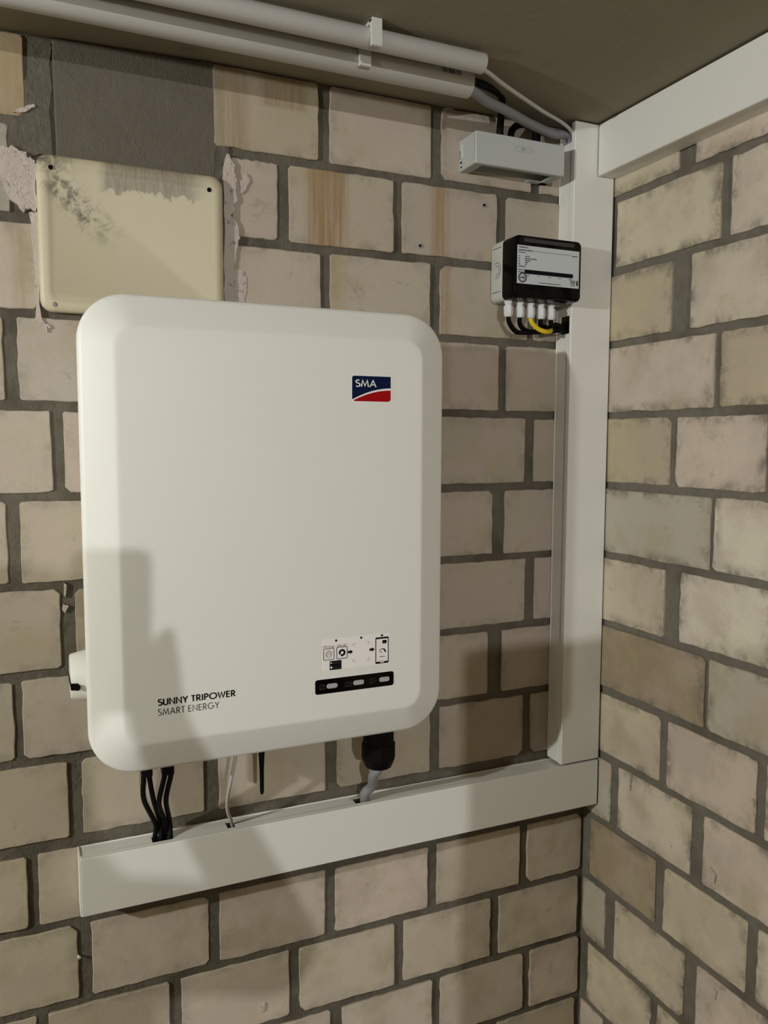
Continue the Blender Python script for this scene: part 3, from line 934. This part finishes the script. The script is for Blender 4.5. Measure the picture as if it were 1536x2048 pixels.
lx0, lx1 = at(1034, 530, 1, -ED)[0], at(1158, 535, 1, -ED)[0]
lz1, lz0 = at(1034, 489, 1, -ED)[2], at(1034, 566, 1, -ED)[2]
lab = MB().poly(ring_y([(lx0, lz0), (lx1, lz0), (lx1, lz1), (lx0, lz1)], -ED - 0.0002)).build('label', M['paper'], eb)
lw, lh = lx1 - lx0, lz1 - lz0
mb = MB()
ly = -ED - 0.0004
rect = lambda u0, u1, v0, v1, y=ly: mb.poly(ring_y([(lx0 + lw * u0, lz0 + lh * v0), (lx0 + lw * u1, lz0 + lh * v0), (lx0 + lw * u1, lz0 + lh * v1), (lx0 + lw * u0, lz0 + lh * v1)], y))
rnd = random.Random(5)


def dashes(u0, u1, v0, v1):
    """print too small to read: a run of letter-sized marks"""
    u = u0
    while u < u1:
        w_ = rnd.uniform(0.006, 0.013)
        rect(u, min(u + w_, u1), v0 + rnd.uniform(0, 0.25) * (v1 - v0), v1 - rnd.uniform(0, 0.25) * (v1 - v0))
        u += w_ + rnd.uniform(0.002, 0.005)


dashes(0.02, 0.17, 0.93, 0.965)
dashes(0.02, 0.24, 0.855, 0.89)
rect(0.24, 0.87, 0.868, 0.876)
dashes(0.02, 0.13, 0.80, 0.83)
for v, u in ((0.70, 0.20), (0.645, 0.31), (0.59, 0.21), (0.54, 0.17), (0.49, 0.15)):
    dashes(0.02, 0.045, v, v + 0.03)
    dashes(0.12, u, v, v + 0.032)
dashes(0.02, 0.14, 0.435, 0.465)
dashes(0.02, 0.10, 0.345, 0.375)
dashes(0.02, 0.10, 0.285, 0.315)
rect(0.115, 0.90, 0.265, 0.375)
for u in (0.15, 0.32, 0.50, 0.66, 0.84):
    dashes(u, u + 0.04, 0.215, 0.24)
dashes(0.34, 0.70, 0.045, 0.07)
dashes(0.88, 0.97, 0.84, 0.87)
dashes(0.86, 0.94, 0.17, 0.205)
dashes(0.86, 0.94, 0.135, 0.165)
dashes(0.955, 0.985, 0.06, 0.24)
ribbon(mb, arc(lx0 + lw * 0.088, lz0 + lh * 0.16, 0.0072, 0.0072, 0, 360, 28), 0.0008, lambda p: (p[0], ly, p[1]))
ribbon(mb, arc(lx0 + lw * 0.088, lz0 + lh * 0.16, 0.0052, 0.0052, 0, 360, 24), 0.0003, lambda p: (p[0], ly, p[1]))
dashes(0.055, 0.122, 0.135, 0.185)
lettering(mb, 'C', lx0 + lw * 0.868, lz0 + lh * 0.055, 0.0046, ly, 0.0034, 0.09)
cex = lx0 + lw * 0.925
ribbon(mb, arc(cex, lz0 + lh * 0.055 + 0.0023, 0.0020, 0.0021, 60, 300, 14), 0.0004, lambda p: (p[0], ly, p[1]))
ribbon(mb, [(cex - 0.0020, lz0 + lh * 0.055 + 0.0023), (cex + 0.0004, lz0 + lh * 0.055 + 0.0023)], 0.0003, lambda p: (p[0], ly, p[1]))
mb.build('label_print', M['ink'], lab)
# see-through strip along the top edge of the lid
MB().poly(ring_y(rrect(EX0 + 0.016, EX1 - 0.016, EZ1 - 0.0115, EZ1 - 0.0055, 0.002, 3), -ED - 0.0002)).build('lid_window', M['inkgrey'], lid)

gl_px = (1017, 1040, 1061, 1082, 1102)
GY = -0.036
gpos = []
for gx in gl_px:
    p = at(gx, 606 + (gx - 1017) * 0.045, 1, GY)
    gpos.append(p[0])
    g = MB().lathe((p[0], GY, EZ0 + 0.001), (0, 0, -1), [(0, 0.0070), (0.0050, 0.0070)], 6).build('cable_gland', M['gland'], eb)
    MB().lathe((p[0], GY, EZ0 - 0.0035), (0, 0, -1), [(0, 0.0058), (0.0040, 0.0058), (0.0042, 0.0082), (0.0160, 0.0082), (0.0215, 0.0068), (0.0225, 0.0046)], 8).build('dome_nut', M['gland'], g)
cols = ('black', 'black', 'yellow', 'black', 'black')
NAMES = ('leftmost', 'second', 'middle', 'fourth', 'rightmost')
for i, (gx, col) in enumerate(zip(gpos, cols)):
    zt = EZ0 - 0.024
    dep = 0.024 - 0.0018 * i
    zb_ = EZ0 - 0.049 + i * 0.0035 - (0.004 if col == 'yellow' else 0)
    yb = GY + 0.006 + (i % 2) * 0.006 - (0.008 if col == 'yellow' else 0)
    xe = TX0 + 0.012
    xm = gx + 0.022
    pts = [(gx, GY, zt + 0.014), (gx, GY, zt), (gx + 0.004, (GY + yb) / 2, zt - 0.010), (xm * 0.75 + gx * 0.25, yb, zb_ + 0.003),
           (min(xm + 0.012, TX0 - 0.010), yb, zb_), (TX0 - 0.004, yb + 0.002, zb_ + 0.009 - i * 0.001), (xe, yb + 0.004, zb_ + 0.012 - i * 0.001), (xe + 0.02, yb + 0.006, zb_ + 0.010)]
    if col == 'yellow':
        pts[-3:] = [(TX0 - 0.012, -0.014, zb_ + 0.010), (TX0 - 0.002, -0.010, zb_ + 0.016), (TX0 + 0.020, -0.010, zb_ + 0.018)]
    cable('control_cable', pts, 0.0040, M[col],
          ('yellow cable curving from the middle gland of the black-lidded box' if col == 'yellow' else
           NAMES[i] + ' black cable curving from a gland under the black-lidded box'), 'cable', 'cables under the black-lidded box')

# ---------------------------------------------------------------- cream plate
PLX0, PLX1, PLZ0, PLZ1 = -0.9290, -0.6805, 0.2095, 0.4150
pl = tag(empty('cover_plate', ((PLX0 + PLX1) / 2, 0, PLZ0)), 'old cream enamelled cover plate with dirt smears, behind the inverter top', 'plate')
mb = MB()
L = [(0.0, 0.0, 0.016), (-0.0090, 0.0, 0.016), (-0.0125, 0.0012, 0.016), (-0.0150, 0.0050, 0.015), (-0.0158, 0.0105, 0.013), (-0.0150, 0.0150, 0.011), (-0.0138, 0.0180, 0.010)]
mb.loft([ring_y(rrect(PLX0 + i, PLX1 - i, PLZ0 + i, PLZ1 - i, max(r, 0.004), 6), y) for y, i, r in L], cap0=False)
# the plate hangs a little out of level
sheet = mb.build('sheet', M['cream'], pl, 40)
for px, py, nm in ((101, 335, 'screw_hole'), (418, 380, 'screw_hole'), (110, 609, 'screw')):
    p = at(px, py, 1, -0.0138)
    if nm == 'screw_hole':
        MB().lathe((p[0], -0.0128, p[2]), (0, -1, 0), [(0, 0.0030), (0.0032, 0.0030)], 14).build(nm, M['dark'], pl, 30)
    else:
        MB().lathe((p[0], -0.0128, p[2]), (0, -1, 0), [(0, 0.0034), (0.0030, 0.0032), (0.0036, 0.0020)], 14).build(nm, M['steel'], pl, 30)

# ---------------------------------------------------------------- inverter
IX0, IX1, IZ0, IZ1 = -0.8932, -0.3945, -0.3915, 0.2160
RIM, PAN = 0.1575, 0.1730
inv = tag(empty('solar_inverter', ((IX0 + IX1) / 2, 0, IZ0)), 'large white wall-mounted solar inverter with rounded corners and a blue and red logo', 'inverter')
mb = MB()
hs = [(-0.012, 0.030), (-0.020, 0.024), (-0.118, 0.021), (-0.122, 0.024)]
mb.loft([ring_y(rrect(IX0 + i, IX1 - i, IZ0 + i, IZ1 - i, 0.05, 8), y) for y, i in hs])
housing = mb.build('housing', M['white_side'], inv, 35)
MB().box(-0.80, -0.49, -0.014, -0.0005, -0.28, 0.14, 0.002, 1).build('wall_bracket', M['steel'], inv)
mb = MB()
CR = 0.060
lay = [(-0.110, 0.0040, CR - .004), (-0.112, 0.0022, CR - .002), (-RIM + 0.0070, 0.0, CR), (-RIM + 0.0030, 0.0006, CR - .0006), (-RIM + 0.0005, 0.0026, CR - .0026),
       (-RIM - 0.0015, 0.0055, CR - .005), (-PAN + 0.0018, 0.0380, 0.028), (-PAN + 0.0006, 0.0402, 0.0265), (-PAN + 0.0001, 0.0425, 0.0250), (-PAN, 0.0455, 0.0225)]
mb.loft([ring_y(rrect(IX0 + i, IX1 - i, IZ0 + i, IZ1 - i, r, 12), y) for y, i, r in lay])
cover = mb.build('front_cover', M['white'], inv, 35)

# isolator knob on the left side
kp = at(160, 1352, 1, -0.085)
KZ = kp[2]
kn = MB().lathe((IX0 + 0.024, -0.083, KZ), (-1, 0, 0), [(0, 0.038), (0.010, 0.0365), (0.026, 0.0325), (0.0385, 0.0300), (0.0405, 0.0285)], 36).build('switch_knob', M['white'], inv, 35)
mb = MB()
mb.box(IX0 - 0.0172, IX0 - 0.0075, -0.1155, -0.055, KZ - 0.0100, KZ - 0.0012, 0.0010, 1)
mb.build('switch_slot', M['dark'], kn)
MB().lathe((IX0 - 0.0095, -0.1172, KZ - 0.0056), (0, -1, 0), [(0, 0.0042), (0.0012, 0.0042)], 14).build('slot_end', M['black'], kn, 30)


def pn(px, py, e=0.0):
    v_ = at(px, py, 1, -PAN - e)
    return (v_[0], v_[2])


E1, E2, E3, E4 = 0.0002, 0.0004, 0.0006, 0.0008
# logo: white surround, navy field, red field under a white swoosh
a, b = pn(704, 751), pn(781, 802)
x0, z1 = a
x1, z0 = b[0], pn(742, 803)[1]
lg = MB().poly(ring_y(rrect(x0 - .0012, x1 + .0012, z0 - .0012, z1 + .0012, 0.004, 4), -PAN - E1)).build('logo_plate', M['purewhite'], inv)
w_, h_ = x1 - x0, z1 - z0
sw = lambda u: 0.045 + 0.455 * (1 - (1 - u) ** 1.9)       # swoosh mid line
N = 16
up = [(u / N, sw(u / N) + 0.022 + 0.016 * u / N) for u in range(N + 1)]
dn = [(0.05 + 0.95 * u / N, sw(0.05 + 0.95 * u / N) - 0.040 - 0.010 * u / N) for u in range(N + 1)]
navy = [(x0 + u * w_, z0 + v * h_) for u, v in up] + [(x1, z1)] + [(x0 + 0.055 * w_ * (1 - math.sin(math.radians(a_))), z1 - 0.08 * h_ * (1 - math.cos(math.radians(a_)))) for a_ in (0, 30, 60, 90)]
MB().poly(ring_y(navy, -PAN - E2)).build('logo_field', M['blue'], lg)
redp = [(x0 + 0.05 * w_, z0), (x1 - 0.07 * w_, z0), (x1 - 0.02 * w_, z0 + 0.03 * h_), (x1, z0 + 0.10 * h_)] + [(x0 + u * w_, z0 + max(v, 0.0) * h_) for u, v in reversed(dn)]
MB().poly(ring_y(redp, -PAN - E2)).build('logo_field', M['red'], lg)
mb = MB()
lettering(mb, 'SMA', x0 + 0.09 * w_, z0 + 0.575 * h_, 0.265 * h_, -PAN - E3, 0.53 * w_, 0.075, 0.10)
mb.build('logo_lettering', M['purewhite'], lg)

# product lettering
mb = MB()
a, b = pn(316, 1411.5), pn(470.5, 1393)
lettering(mb, 'SUNNY TRIPOWER', a[0], a[1], pn(316, 1399)[1] - a[1], -PAN - E1, b[0] - a[0], 0.092, 0.12)
mb.build('product_lettering', M['ink'], inv)
mb = MB()
a, b = pn(316, 1431.5), pn(438.5, 1417)
lettering(mb, 'SMART ENERGY', a[0], a[1], pn(316, 1418.5)[1] - a[1], -PAN - E1, b[0] - a[0], 0.050, 0.13)
mb.build('product_lettering', M['ink'], inv)

# sticker with the app pictures
sx0, sx1 = pn(643, 1310)[0], pn(779, 1300)[0]
sz0, sz1 = pn(644, 1343)[1], pn(643, 1279)[1]
st = MB().poly(ring_y(rrect(sx0, sx1, sz0, sz1, 0.002, 3), -PAN - E1)).build('sticker', M['sticker'], inv)
SW, SH = sx1 - sx0, sz1 - sz0
S = lambda u, v: (sx0 + u * SW, sz0 + v * SH)


def spx(cx, cy):
    """crop pixel of the sticker close-up -> sticker plane"""
    return pn(620 + cx / 7.68, 1240 + cy / 7.68)


pl3 = lambda p: (p[0], -PAN - E2, p[1])


def ibox(cx0, cy0, cx1, cy1, mbx, e=E2, r=0.0):
    (a0, b0), (a1, b1) = spx(cx0, cy0), spx(cx1, cy1)
    mbx.poly(ring_y(rrect(min(a0, a1), max(a0, a1), min(b0, b1), max(b0, b1), r, 3) if r else [(a0, b1), (a1, b1), (a1, b0), (a0, b0)], -PAN - e))


def frame(cx0, cy0, cx1, cy1, mbx, hw, e=E2, r=0.0012):
    (a0, b0), (a1, b1) = spx(cx0, cy0), spx(cx1, cy1)
    pts = rrect(a0, a1, min(b0, b1), max(b0, b1), r, 3)
    ribbon(mbx, pts + [pts[0]], hw, lambda p: (p[0], -PAN - e, p[1]))


# numbered dots
def printed(fn, name, mat):
    mbx = MB()
    fn(mbx)
    mbx.build(name, mat, st)


def disc(mbx, c_, rx, rz, e, n=14):
    mbx.poly(ring_y([(c_[0] + rx * math.cos(2 * math.pi * k / n), c_[1] + rz * math.sin(2 * math.pi * k / n)) for k in range(n)], -PAN - e))


for cx, cy in ((400, 314), (784, 270), (1103, 234)):
    printed(lambda m_: disc(m_, spx(cx, cy), 0.0017, 0.0017, E2), 'printed_dot', M['ink'])


def sun_icon(m_):
    frame(208, 448, 368, 602, m_, 0.00042)
    c_ = spx(288, 524)
    ribbon(m_, arc(c_[0], c_[1], 0.0032, 0.0032, -60, 250, 18), 0.00026, pl3)
    ribbon(m_, arc(c_[0], c_[1], 0.0012, 0.0012, -60, 250, 10), 0.00020, pl3)
    for k in range(20):
        a_ = 2 * math.pi * k / 20
        ribbon(m_, [(c_[0] + 0.0040 * math.cos(a_), c_[1] + 0.0040 * math.sin(a_)), (c_[0] + 0.0056 * math.cos(a_), c_[1] + 0.0056 * math.sin(a_))], 0.00022, pl3)


def ring_icon(m_):
    frame(410, 420, 570, 580, m_, 0.00045)
    c_ = spx(492, 500)
    ribbon(m_, arc(c_[0], c_[1], 0.0036, 0.0036, -125, 212, 26), 0.00145, pl3)


printed(sun_icon, 'printed_icon', M['ink'])
printed(ring_icon, 'printed_icon', M['ink'])


def arrow(m_, ax, ay):
    p0, p1 = spx(ax, ay), spx(ax + 80, ay - 6)
    L_ = p1[0] - p0[0]
    zc = p0[1]
    m_.poly(ring_y([(p0[0], zc - 0.0017), (p0[0] + L_ * .5, zc - 0.0017), (p0[0] + L_ * .5, zc - 0.0033), (p1[0], zc), (p0[0] + L_ * .5, zc + 0.0033), (p0[0] + L_ * .5, zc + 0.0017), (p0[0], zc + 0.0017)], -PAN - E2))


for ax, ay in ((578, 493), (912, 456)):
    printed(lambda m_: arrow(m_, ax, ay), 'printed_arrow', M['ink'])
printed(lambda m_: ibox(1003, 270, 1205, 652, m_, E2, 0.0016), 'printed_phone', M['ink'])
printed(lambda m_: ibox(1015, 296, 1192, 622, m_, E3), 'printed_phone_screen', M['sticker'])
printed(lambda m_: ibox(1076, 628, 1136, 646, m_, E3), 'printed_phone_key', M['sticker'])
printed(lambda m_: ibox(1108, 308, 1174, 352, m_, E4, 0.0006), 'printed_phone_badge', M['ink'])


def gauge(m_):
    c_ = spx(1108, 490)
    pl4 = lambda p: (p[0], -PAN - E4, p[1])
    ribbon(m_, arc(c_[0], c_[1], 0.0049, 0.0049, 165, 75, 12), 0.00045, pl4)
    ribbon(m_, arc(c_[0], c_[1], 0.0046, 0.0046, 75, -8, 12), 0.00105, pl4)
    ribbon(m_, [(c_[0] - 0.0034, c_[1] + 0.0012), (c_[0], c_[1] - 0.0010)], 0.00040, pl4)
    for k in range(6):
        ibox(1068 + k * 13, 555 - k * 1.0, 1077 + k * 13, 566 - k * 1.0, m_, E4)


printed(gauge, 'printed_gauge', M['ink'])
# store badges
for cy in (632, 700):
    printed(lambda m_: ibox(300, cy, 482, cy + 50, m_, E2, 0.0008), 'printed_badge', M['ink'])
c_ = spx(324, 660)
printed(lambda m_: m_.poly(ring_y([(c_[0] - 0.0010, c_[1] - 0.0014), (c_[0] + 0.0016, c_[1]), (c_[0] - 0.0010, c_[1] + 0.0014)], -PAN - E3)), 'printed_badge_mark', M['sticker'])
printed(lambda m_: disc(m_, spx(326, 730), 0.0014, 0.0016, E3, 12), 'printed_badge_mark', M['sticker'])
for cy, cx in ((655, 352), (727, 356)):
    def badge_words(m_):
        for k in range(5):
            ibox(cx + k * 22, cy - k * 2.2, cx + 16 + k * 22, cy + 11 - k * 2.2, m_, E3)
    printed(badge_words, 'printed_badge_words', M['inkgrey'])
for (cx, cy, sx_, sy_) in ((662, 365, 1, -1), (905, 330, -1, -1), (662, 640, 1, 1), (905, 612, -1, 1)):
    c_ = spx(cx, cy)
    printed(lambda m_: ribbon(m_, [(c_[0] + sx_ * 0.0040, c_[1]), (c_[0], c_[1]), (c_[0], c_[1] + sy_ * 0.0040)], 0.00030, pl3), 'printed_corner', M['inkpale'])


def text_mesh(body, size, x, z, y, mat, name, parent, width=None):
    cu = bpy.data.curves.new('txt', 'FONT')
    cu.body = body
    cu.size = size
    cu.resolution_u = 2
    ob = bpy.data.objects.new('txt', cu)
    link(ob)
    bpy.context.view_layer.update()
    me = bpy.data.meshes.new_from_object(ob.evaluated_get(bpy.context.evaluated_depsgraph_get()))
    bpy.data.objects.remove(ob)
    xsv = [v.co.x for v in me.vertices]
    k = (width / (max(xsv) - min(xsv))) if width else 1.0
    o0 = origin_of(parent)
    for v in me.vertices:
        v.co = Vector((x + v.co.x * k, y, z + v.co.y)) - o0
    me.materials.append(mat)
    o = link(bpy.data.objects.new(name, me))
    o.parent = parent
    return o


a, b = spx(200, 432), spx(375, 412)
text_mesh('SMA Energy', 0.0040, a[0], a[1], -PAN - E2, M['inkgrey'], 'sticker_print', st, b[0] - a[0])
a, b = spx(412, 410), spx(566, 392)
text_mesh('SMA 360°', 0.0040, a[0], a[1], -PAN - E2, M['inkgrey'], 'sticker_print', st, b[0] - a[0])

# status lamp strip
fx0, fz1 = pn(630, 1361)
fx1, fz0 = pn(787, 1371)[0], pn(632, 1390)[1]
led = MB()
oL = rrect(fx0, fx1, fz0, fz1, 0.0035, 5)
led.loft([ring_y(oL, -PAN + 0.0005), ring_y(oL, -PAN - E2)], cap0=False)
led = led.build('status_strip', M['blackgloss'], inv, 30)
MB().poly(ring_y(rrect(fx0 - 0.0006, fx1 + 0.0006, fz0 - 0.0006, fz1 + 0.0006, 0.004, 5), -PAN - E1)).build('strip_edge', M['purewhite'], led)
fh = fz1 - fz0
for (c0, c1, cym) in ((252, 422, 1014), (660, 828, 962), (1060, 1218, 912)):
    a, b = spx(c0, cym), spx(c1, cym - 10)
    zc = (a[1] + b[1]) / 2
    MB().poly(ring_y(rrect(a[0], b[0], zc - 0.0034, zc + 0.0034, 0.0033, 6), -PAN - E3)).build('led_window', M['led'], led)
mb = MB()
pl5 = lambda p: (p[0], -PAN - E3, p[1])
a, b = spx(150, 1068), spx(220, 994)
pts = [(a[0], a[1]), (b[0], a[1]), (b[0], b[1]), (a[0], b[1]), (a[0], a[1])]
ribbon(mb, pts, 0.00036, pl5)
ribbon(mb, [(a[0], a[1]), (b[0], b[1])], 0.00036, pl5)
mb.build('strip_icon', M['inkgrey'], led)
mb = MB()
a, b = spx(543, 1020), spx(632, 950)
m_ = (a[0] + b[0]) / 2
ribbon(mb, [(a[0], a[1]), (b[0], a[1]), (b[0], b[1]), (a[0], b[1]), (a[0], a[1])], 0.00036, pl5)
ribbon(mb, [(m_, a[1]), (m_, b[1])], 0.00036, pl5)
ribbon(mb, [(m_ + 0.0030, a[1] + 0.002), (m_ + 0.0030, b[1] - 0.002)], 0.00035, pl5)
mb.build('strip_icon', M['inkgrey'], led)
mb = MB()
a, b = spx(928, 970), spx(1000, 898)
ribbon(mb, [(b[0], b[1]), (a[0], b[1]), (a[0], a[1]), (b[0], a[1])], 0.00036, pl5)
zc = (a[1] + b[1]) / 2
ribbon(mb, [(a[0] + 0.0016, zc), (b[0] + 0.0024, zc)], 0.00025, pl5)
mb.build('strip_icon', M['inkgrey'], led)

# underside: connectors, antenna, mains gland
CONY = -0.088
conz = []
for i, (pa, pb) in enumerate(((282, 304), (323, 347))):
    xa, xb = at(pa, 1545, 1, CONY)[0], at(pb, 1543, 1, CONY)[0]
    zb_ = at((pa + pb) / 2, 1551 - i * 4, 1, CONY)[2]
    conz.append(zb_)
    MB().box(xa, xb, CONY - 0.008, CONY + 0.008, zb_, IZ0 + 0.03, 0.0012, 1).build('dc_connector', M['black'], inv)
ANY = -0.085
a0 = at(521, 1505, 1, ANY)
a1 = at(524, 1588, 1, ANY)
mb = MB()
zt = IZ0 + 0.026
mb.lathe((a1[0], ANY, zt), (0, 0, -1), [(0, 0.0048), (zt - a0[2], 0.0046), (zt - a0[2] + 0.024, 0.0034), (zt - a1[2] - 0.004, 0.0030), (zt - a1[2], 0.0018)], 16)
mb.build('antenna', M['black'], inv, 40)
AGY = -0.085
gc = at(757, 1500, 1, AGY)
gzb = at(757, 1536, 1, AGY)[2]
mb = MB()
zt = IZ0 + 0.026
hgt = zt - gzb
rw = (at(788, 1500, 1, AGY)[0] - at(726, 1500, 1, AGY)[0]) / 2
mb.lathe((gc[0], AGY, zt), (0, 0, -1), [(0, rw * 0.92), (hgt - 0.043, rw * 0.92), (hgt - 0.041, rw * 1.0), (hgt - 0.018, rw * 1.0), (hgt - 0.004, rw * 0.78), (hgt, rw * 0.42)], 12)
mb.build('mains_gland', M['black'], inv, 20)

# cables from the inverter down into the trunking
NY = -0.021
c1, c2, c3 = [(a + b) / 2 for a, b in cuts]
for i, (sp, mid, dx) in enumerate((((287, 1548), (288, 1600), -0.0105), ((299, 1548), (307, 1600), -0.0030), ((328, 1545), (318, 1608), 0.0045), ((341, 1545), (332, 1600), 0.0115))):
    s_ = at(sp[0], sp[1], 1, CONY)
    s_.z = conz[i // 2] + 0.0005
    m_ = at(mid[0], mid[1], 1, CONY + 0.024)
    cable('solar_cable', [s_, s_ + Vector((0, 0, -0.006)), m_, (c1 + dx * 0.95, NY - 0.004 + 0.003 * (i % 2), BZ1 + 0.024), (c1 + dx, NY + 0.003 * (-1) ** i, BZ1), (c1 + dx, NY + 0.003 * (-1) ** i, BZ1 - 0.010)], 0.0036, M['black'],
          ('outer left', 'inner left', 'inner right', 'outer right')[i] + ' black cable of the four under the inverter corner', 'cable', 'black cables under the inverter')
s_ = at(471, 1512, 1, -0.080)
cable('data_cable', [s_ + Vector((0, 0, 0.03)), s_, at(466, 1540, 1, -0.074), at(456, 1590, 1, -0.055), at(455, 1620, 1, -0.040), (c2 - 0.001, -0.026, BZ1 + 0.010), (c2 + 0.003, -0.018, BZ1 - 0.004), (c2 + 0.006, -0.014, BZ1 - 0.03)],
      0.0027, M['light_cable'], 'thin pale cable from the inverter to the level trunking')
cable('mains_cable', [(gc[0], AGY, gzb + 0.02), (gc[0], AGY, gzb), (gc[0] - 0.004, AGY + 0.010, gzb - 0.014), (c3 + 0.010, -0.042, BZ1 + 0.030), (c3 + 0.003, -0.030, BZ1 + 0.014), (c3 + 0.006, -0.0215, BZ1 - 0.004), (c3 + 0.012, -0.020, BZ1 - 0.03)],
      0.0080, M['grey_cable'], 'thick grey cable from the black gland of the inverter to the level trunking')

# ---------------------------------------------------------------- behind the photographer's place
# low cupboard whose shadow falls on the corner
CX0, CYF, CZT = -0.641, -1.60, -0.017
cab = tag(empty('storage_cupboard', (CX0 / 2, CYF - 0.2, FLOOR)), 'brown storage cupboard standing on the floor against the right wall', 'cupboard')
MB().box(CX0, -0.004, CYF - 0.40, CYF, FLOOR, CZT, 0.003, 1).build('carcass', M['wood'], cab)
for x0, x1, hx in ((CX0 + 0.01, CX0 / 2 - 0.004, CX0 / 2 - 0.03), (CX0 / 2 + 0.004, -0.016, CX0 / 2 + 0.03)):
    d = MB().box(x0, x1, CYF - 0.418, CYF - 0.401, FLOOR + 0.06, CZT - 0.02, 0.002, 1).build('door', M['wood'], cab)
    MB().box(hx - 0.006, hx + 0.006, CYF - 0.44, CYF - 0.418, -0.5, -0.38, 0.002, 1).build('handle', M['steel'], d)

# the photographer: one continuous body grown over a skeleton, and the phone held up in both hands
PH = CAM - FW * 0.0045


def phone_pt(r, u, b=0.0):
    return PH + RT * r + UP * u - FW * b


ph = tag(empty('phone', phone_pt(0, -0.07)), 'black phone held up level with the inverter by the photographer', 'phone')
mb = MB()
o_ = rrect(-0.040, 0.036, -0.134, 0.0145, 0.010, 5)
mb.loft([[phone_pt(r, u, b) for r, u in (o_ if 0 < b < 0.008 else rrect(-0.0392, 0.0352, -0.1332, 0.0137, 0.0095, 5))] for b in (0.0, 0.0008, 0.0072, 0.008)])
mb.build('case', M['black'], ph, 35)
MB().poly([phone_pt(r, u, 0.0082) for r, u in rrect(-0.037, 0.033, -0.131, 0.0115, 0.008, 5)]).build('screen', M['blackgloss'], ph)

J = {}
sk_v, sk_e, sk_r = [], [], []


def joint(name, p, r, parent=None):
    J[name] = len(sk_v)
    sk_v.append(Vector(p))
    sk_r.append(r)
    if parent: sk_e.append((J[parent], J[name]))


bx_, by_ = -1.080, -1.68
joint('pelvis', (bx_, by_, -0.78), (0.15, 0.11))
joint('waist', (bx_, by_ + 0.01, -0.60), (0.135, 0.10), 'pelvis')
joint('chest', (bx_, by_ + 0.02, -0.36), (0.150, 0.11), 'waist')
joint('collar', (bx_, by_ + 0.03, -0.21), (0.085, 0.075), 'chest')
joint('neck', (bx_ + 0.005, by_ + 0.05, -0.14), (0.052, 0.055), 'collar')
joint('skull', (bx_ + 0.010, by_ + 0.075, -0.05), (0.068, 0.085), 'neck')
joint('crown', (bx_ + 0.010, by_ + 0.070, 0.035), (0.060, 0.075), 'skull')
for s_, tag_ in ((1, 'right'), (-1, 'left')):
    joint(tag_ + '_hip', (bx_ + s_ * 0.09, by_, -0.86), (0.088, 0.09), 'pelvis')
    joint(tag_ + '_knee', (bx_ + s_ * 0.10, by_ + 0.02, -1.20), (0.058, 0.06), tag_ + '_hip')
    joint(tag_ + '_ankle', (bx_ + s_ * 0.11, by_ - 0.01, -1.55), (0.042, 0.045), tag_ + '_knee')
    joint(tag_ + '_toe', (bx_ + s_ * 0.13, by_ + 0.16, -1.585), (0.034, 0.026), tag_ + '_ankle')
    sx_ = bx_ + s_ * 0.165
    joint(tag_ + '_shoulder', (sx_, by_ + 0.03, -0.245), (0.058, 0.06), 'collar')
    ex_ = -0.800 if s_ > 0 else bx_ - 0.25
    joint(tag_ + '_elbow', (ex_, by_ + 0.27, -0.37), (0.043, 0.043), tag_ + '_shoulder')
    wr = phone_pt(0.055 if s_ > 0 else -0.060, -0.135, 0.055)
    joint(tag_ + '_wrist', wr, (0.029, 0.024), tag_ + '_elbow')
    palm = phone_pt(0.053 if s_ > 0 else -0.058, -0.095, 0.040)
    joint(tag_ + '_palm', palm, (0.030, 0.020), tag_ + '_wrist')
    edge = 0.040 if s_ > 0 else -0.044
    for k, (u0, ln) in enumerate(((-0.064, 0.030), (-0.080, 0.034), (-0.096, 0.032), (-0.110, 0.026))):
        f1 = phone_pt(edge + s_ * 0.016, u0, 0.020)
        f2 = phone_pt(edge + s_ * 0.012, u0, 0.002)
        f3 = phone_pt(edge - s_ * ln * 0.25, u0, -0.0005 + 0.012)
        joint('%s_f%d1' % (tag_, k), f1, (0.0085, 0.0085), tag_ + '_palm')
        joint('%s_f%d2' % (tag_, k), f2, (0.0075, 0.0075), '%s_f%d1' % (tag_, k))
    joint(tag_ + '_thumb1', phone_pt(edge + s_ * 0.004, -0.075, 0.032), (0.010, 0.010), tag_ + '_palm')
    joint(tag_ + '_thumb2', phone_pt(edge - s_ * 0.020, -0.060, 0.022), (0.0085, 0.0085), tag_ + '_thumb1')
me = bpy.data.meshes.new('body')
base_pt = Vector((bx_, by_, FLOOR))
me.from_pydata([v - base_pt for v in sk_v], sk_e, [])
sk = link(bpy.data.objects.new('skeleton', me))
md = sk.modifiers.new('skin', 'SKIN')
for i, d in enumerate(me.skin_vertices[0].data):
    d.radius = sk_r[i]
    d.use_root = (i == 0)
sub_ = sk.modifiers.new('sub', 'SUBSURF')
sub_.levels = 2
bpy.context.view_layer.update()
bm_ = bpy.data.meshes.new_from_object(sk.evaluated_get(bpy.context.evaluated_depsgraph_get()))
bpy.data.objects.remove(sk)
for p_ in bm_.polygons: p_.use_smooth = True
bm_.materials.clear()
bm_.materials.append(M['cloth'])
person = tag(empty('person', base_pt), 'person in dark clothes standing behind the camera, holding up a phone', 'person')
bo = link(bpy.data.objects.new('body', bm_))
bo.parent = person
hm = MB()
hc = sk_v[J['crown']]
hm.lathe(hc + Vector((0, -0.012, -0.07)), (0, 0, 1), [(0, 0.060), (0.03, 0.078), (0.07, 0.080), (0.105, 0.070), (0.128, 0.045), (0.136, 0.015)], 20)
hm.build('hair', M['hair'], person, 60)
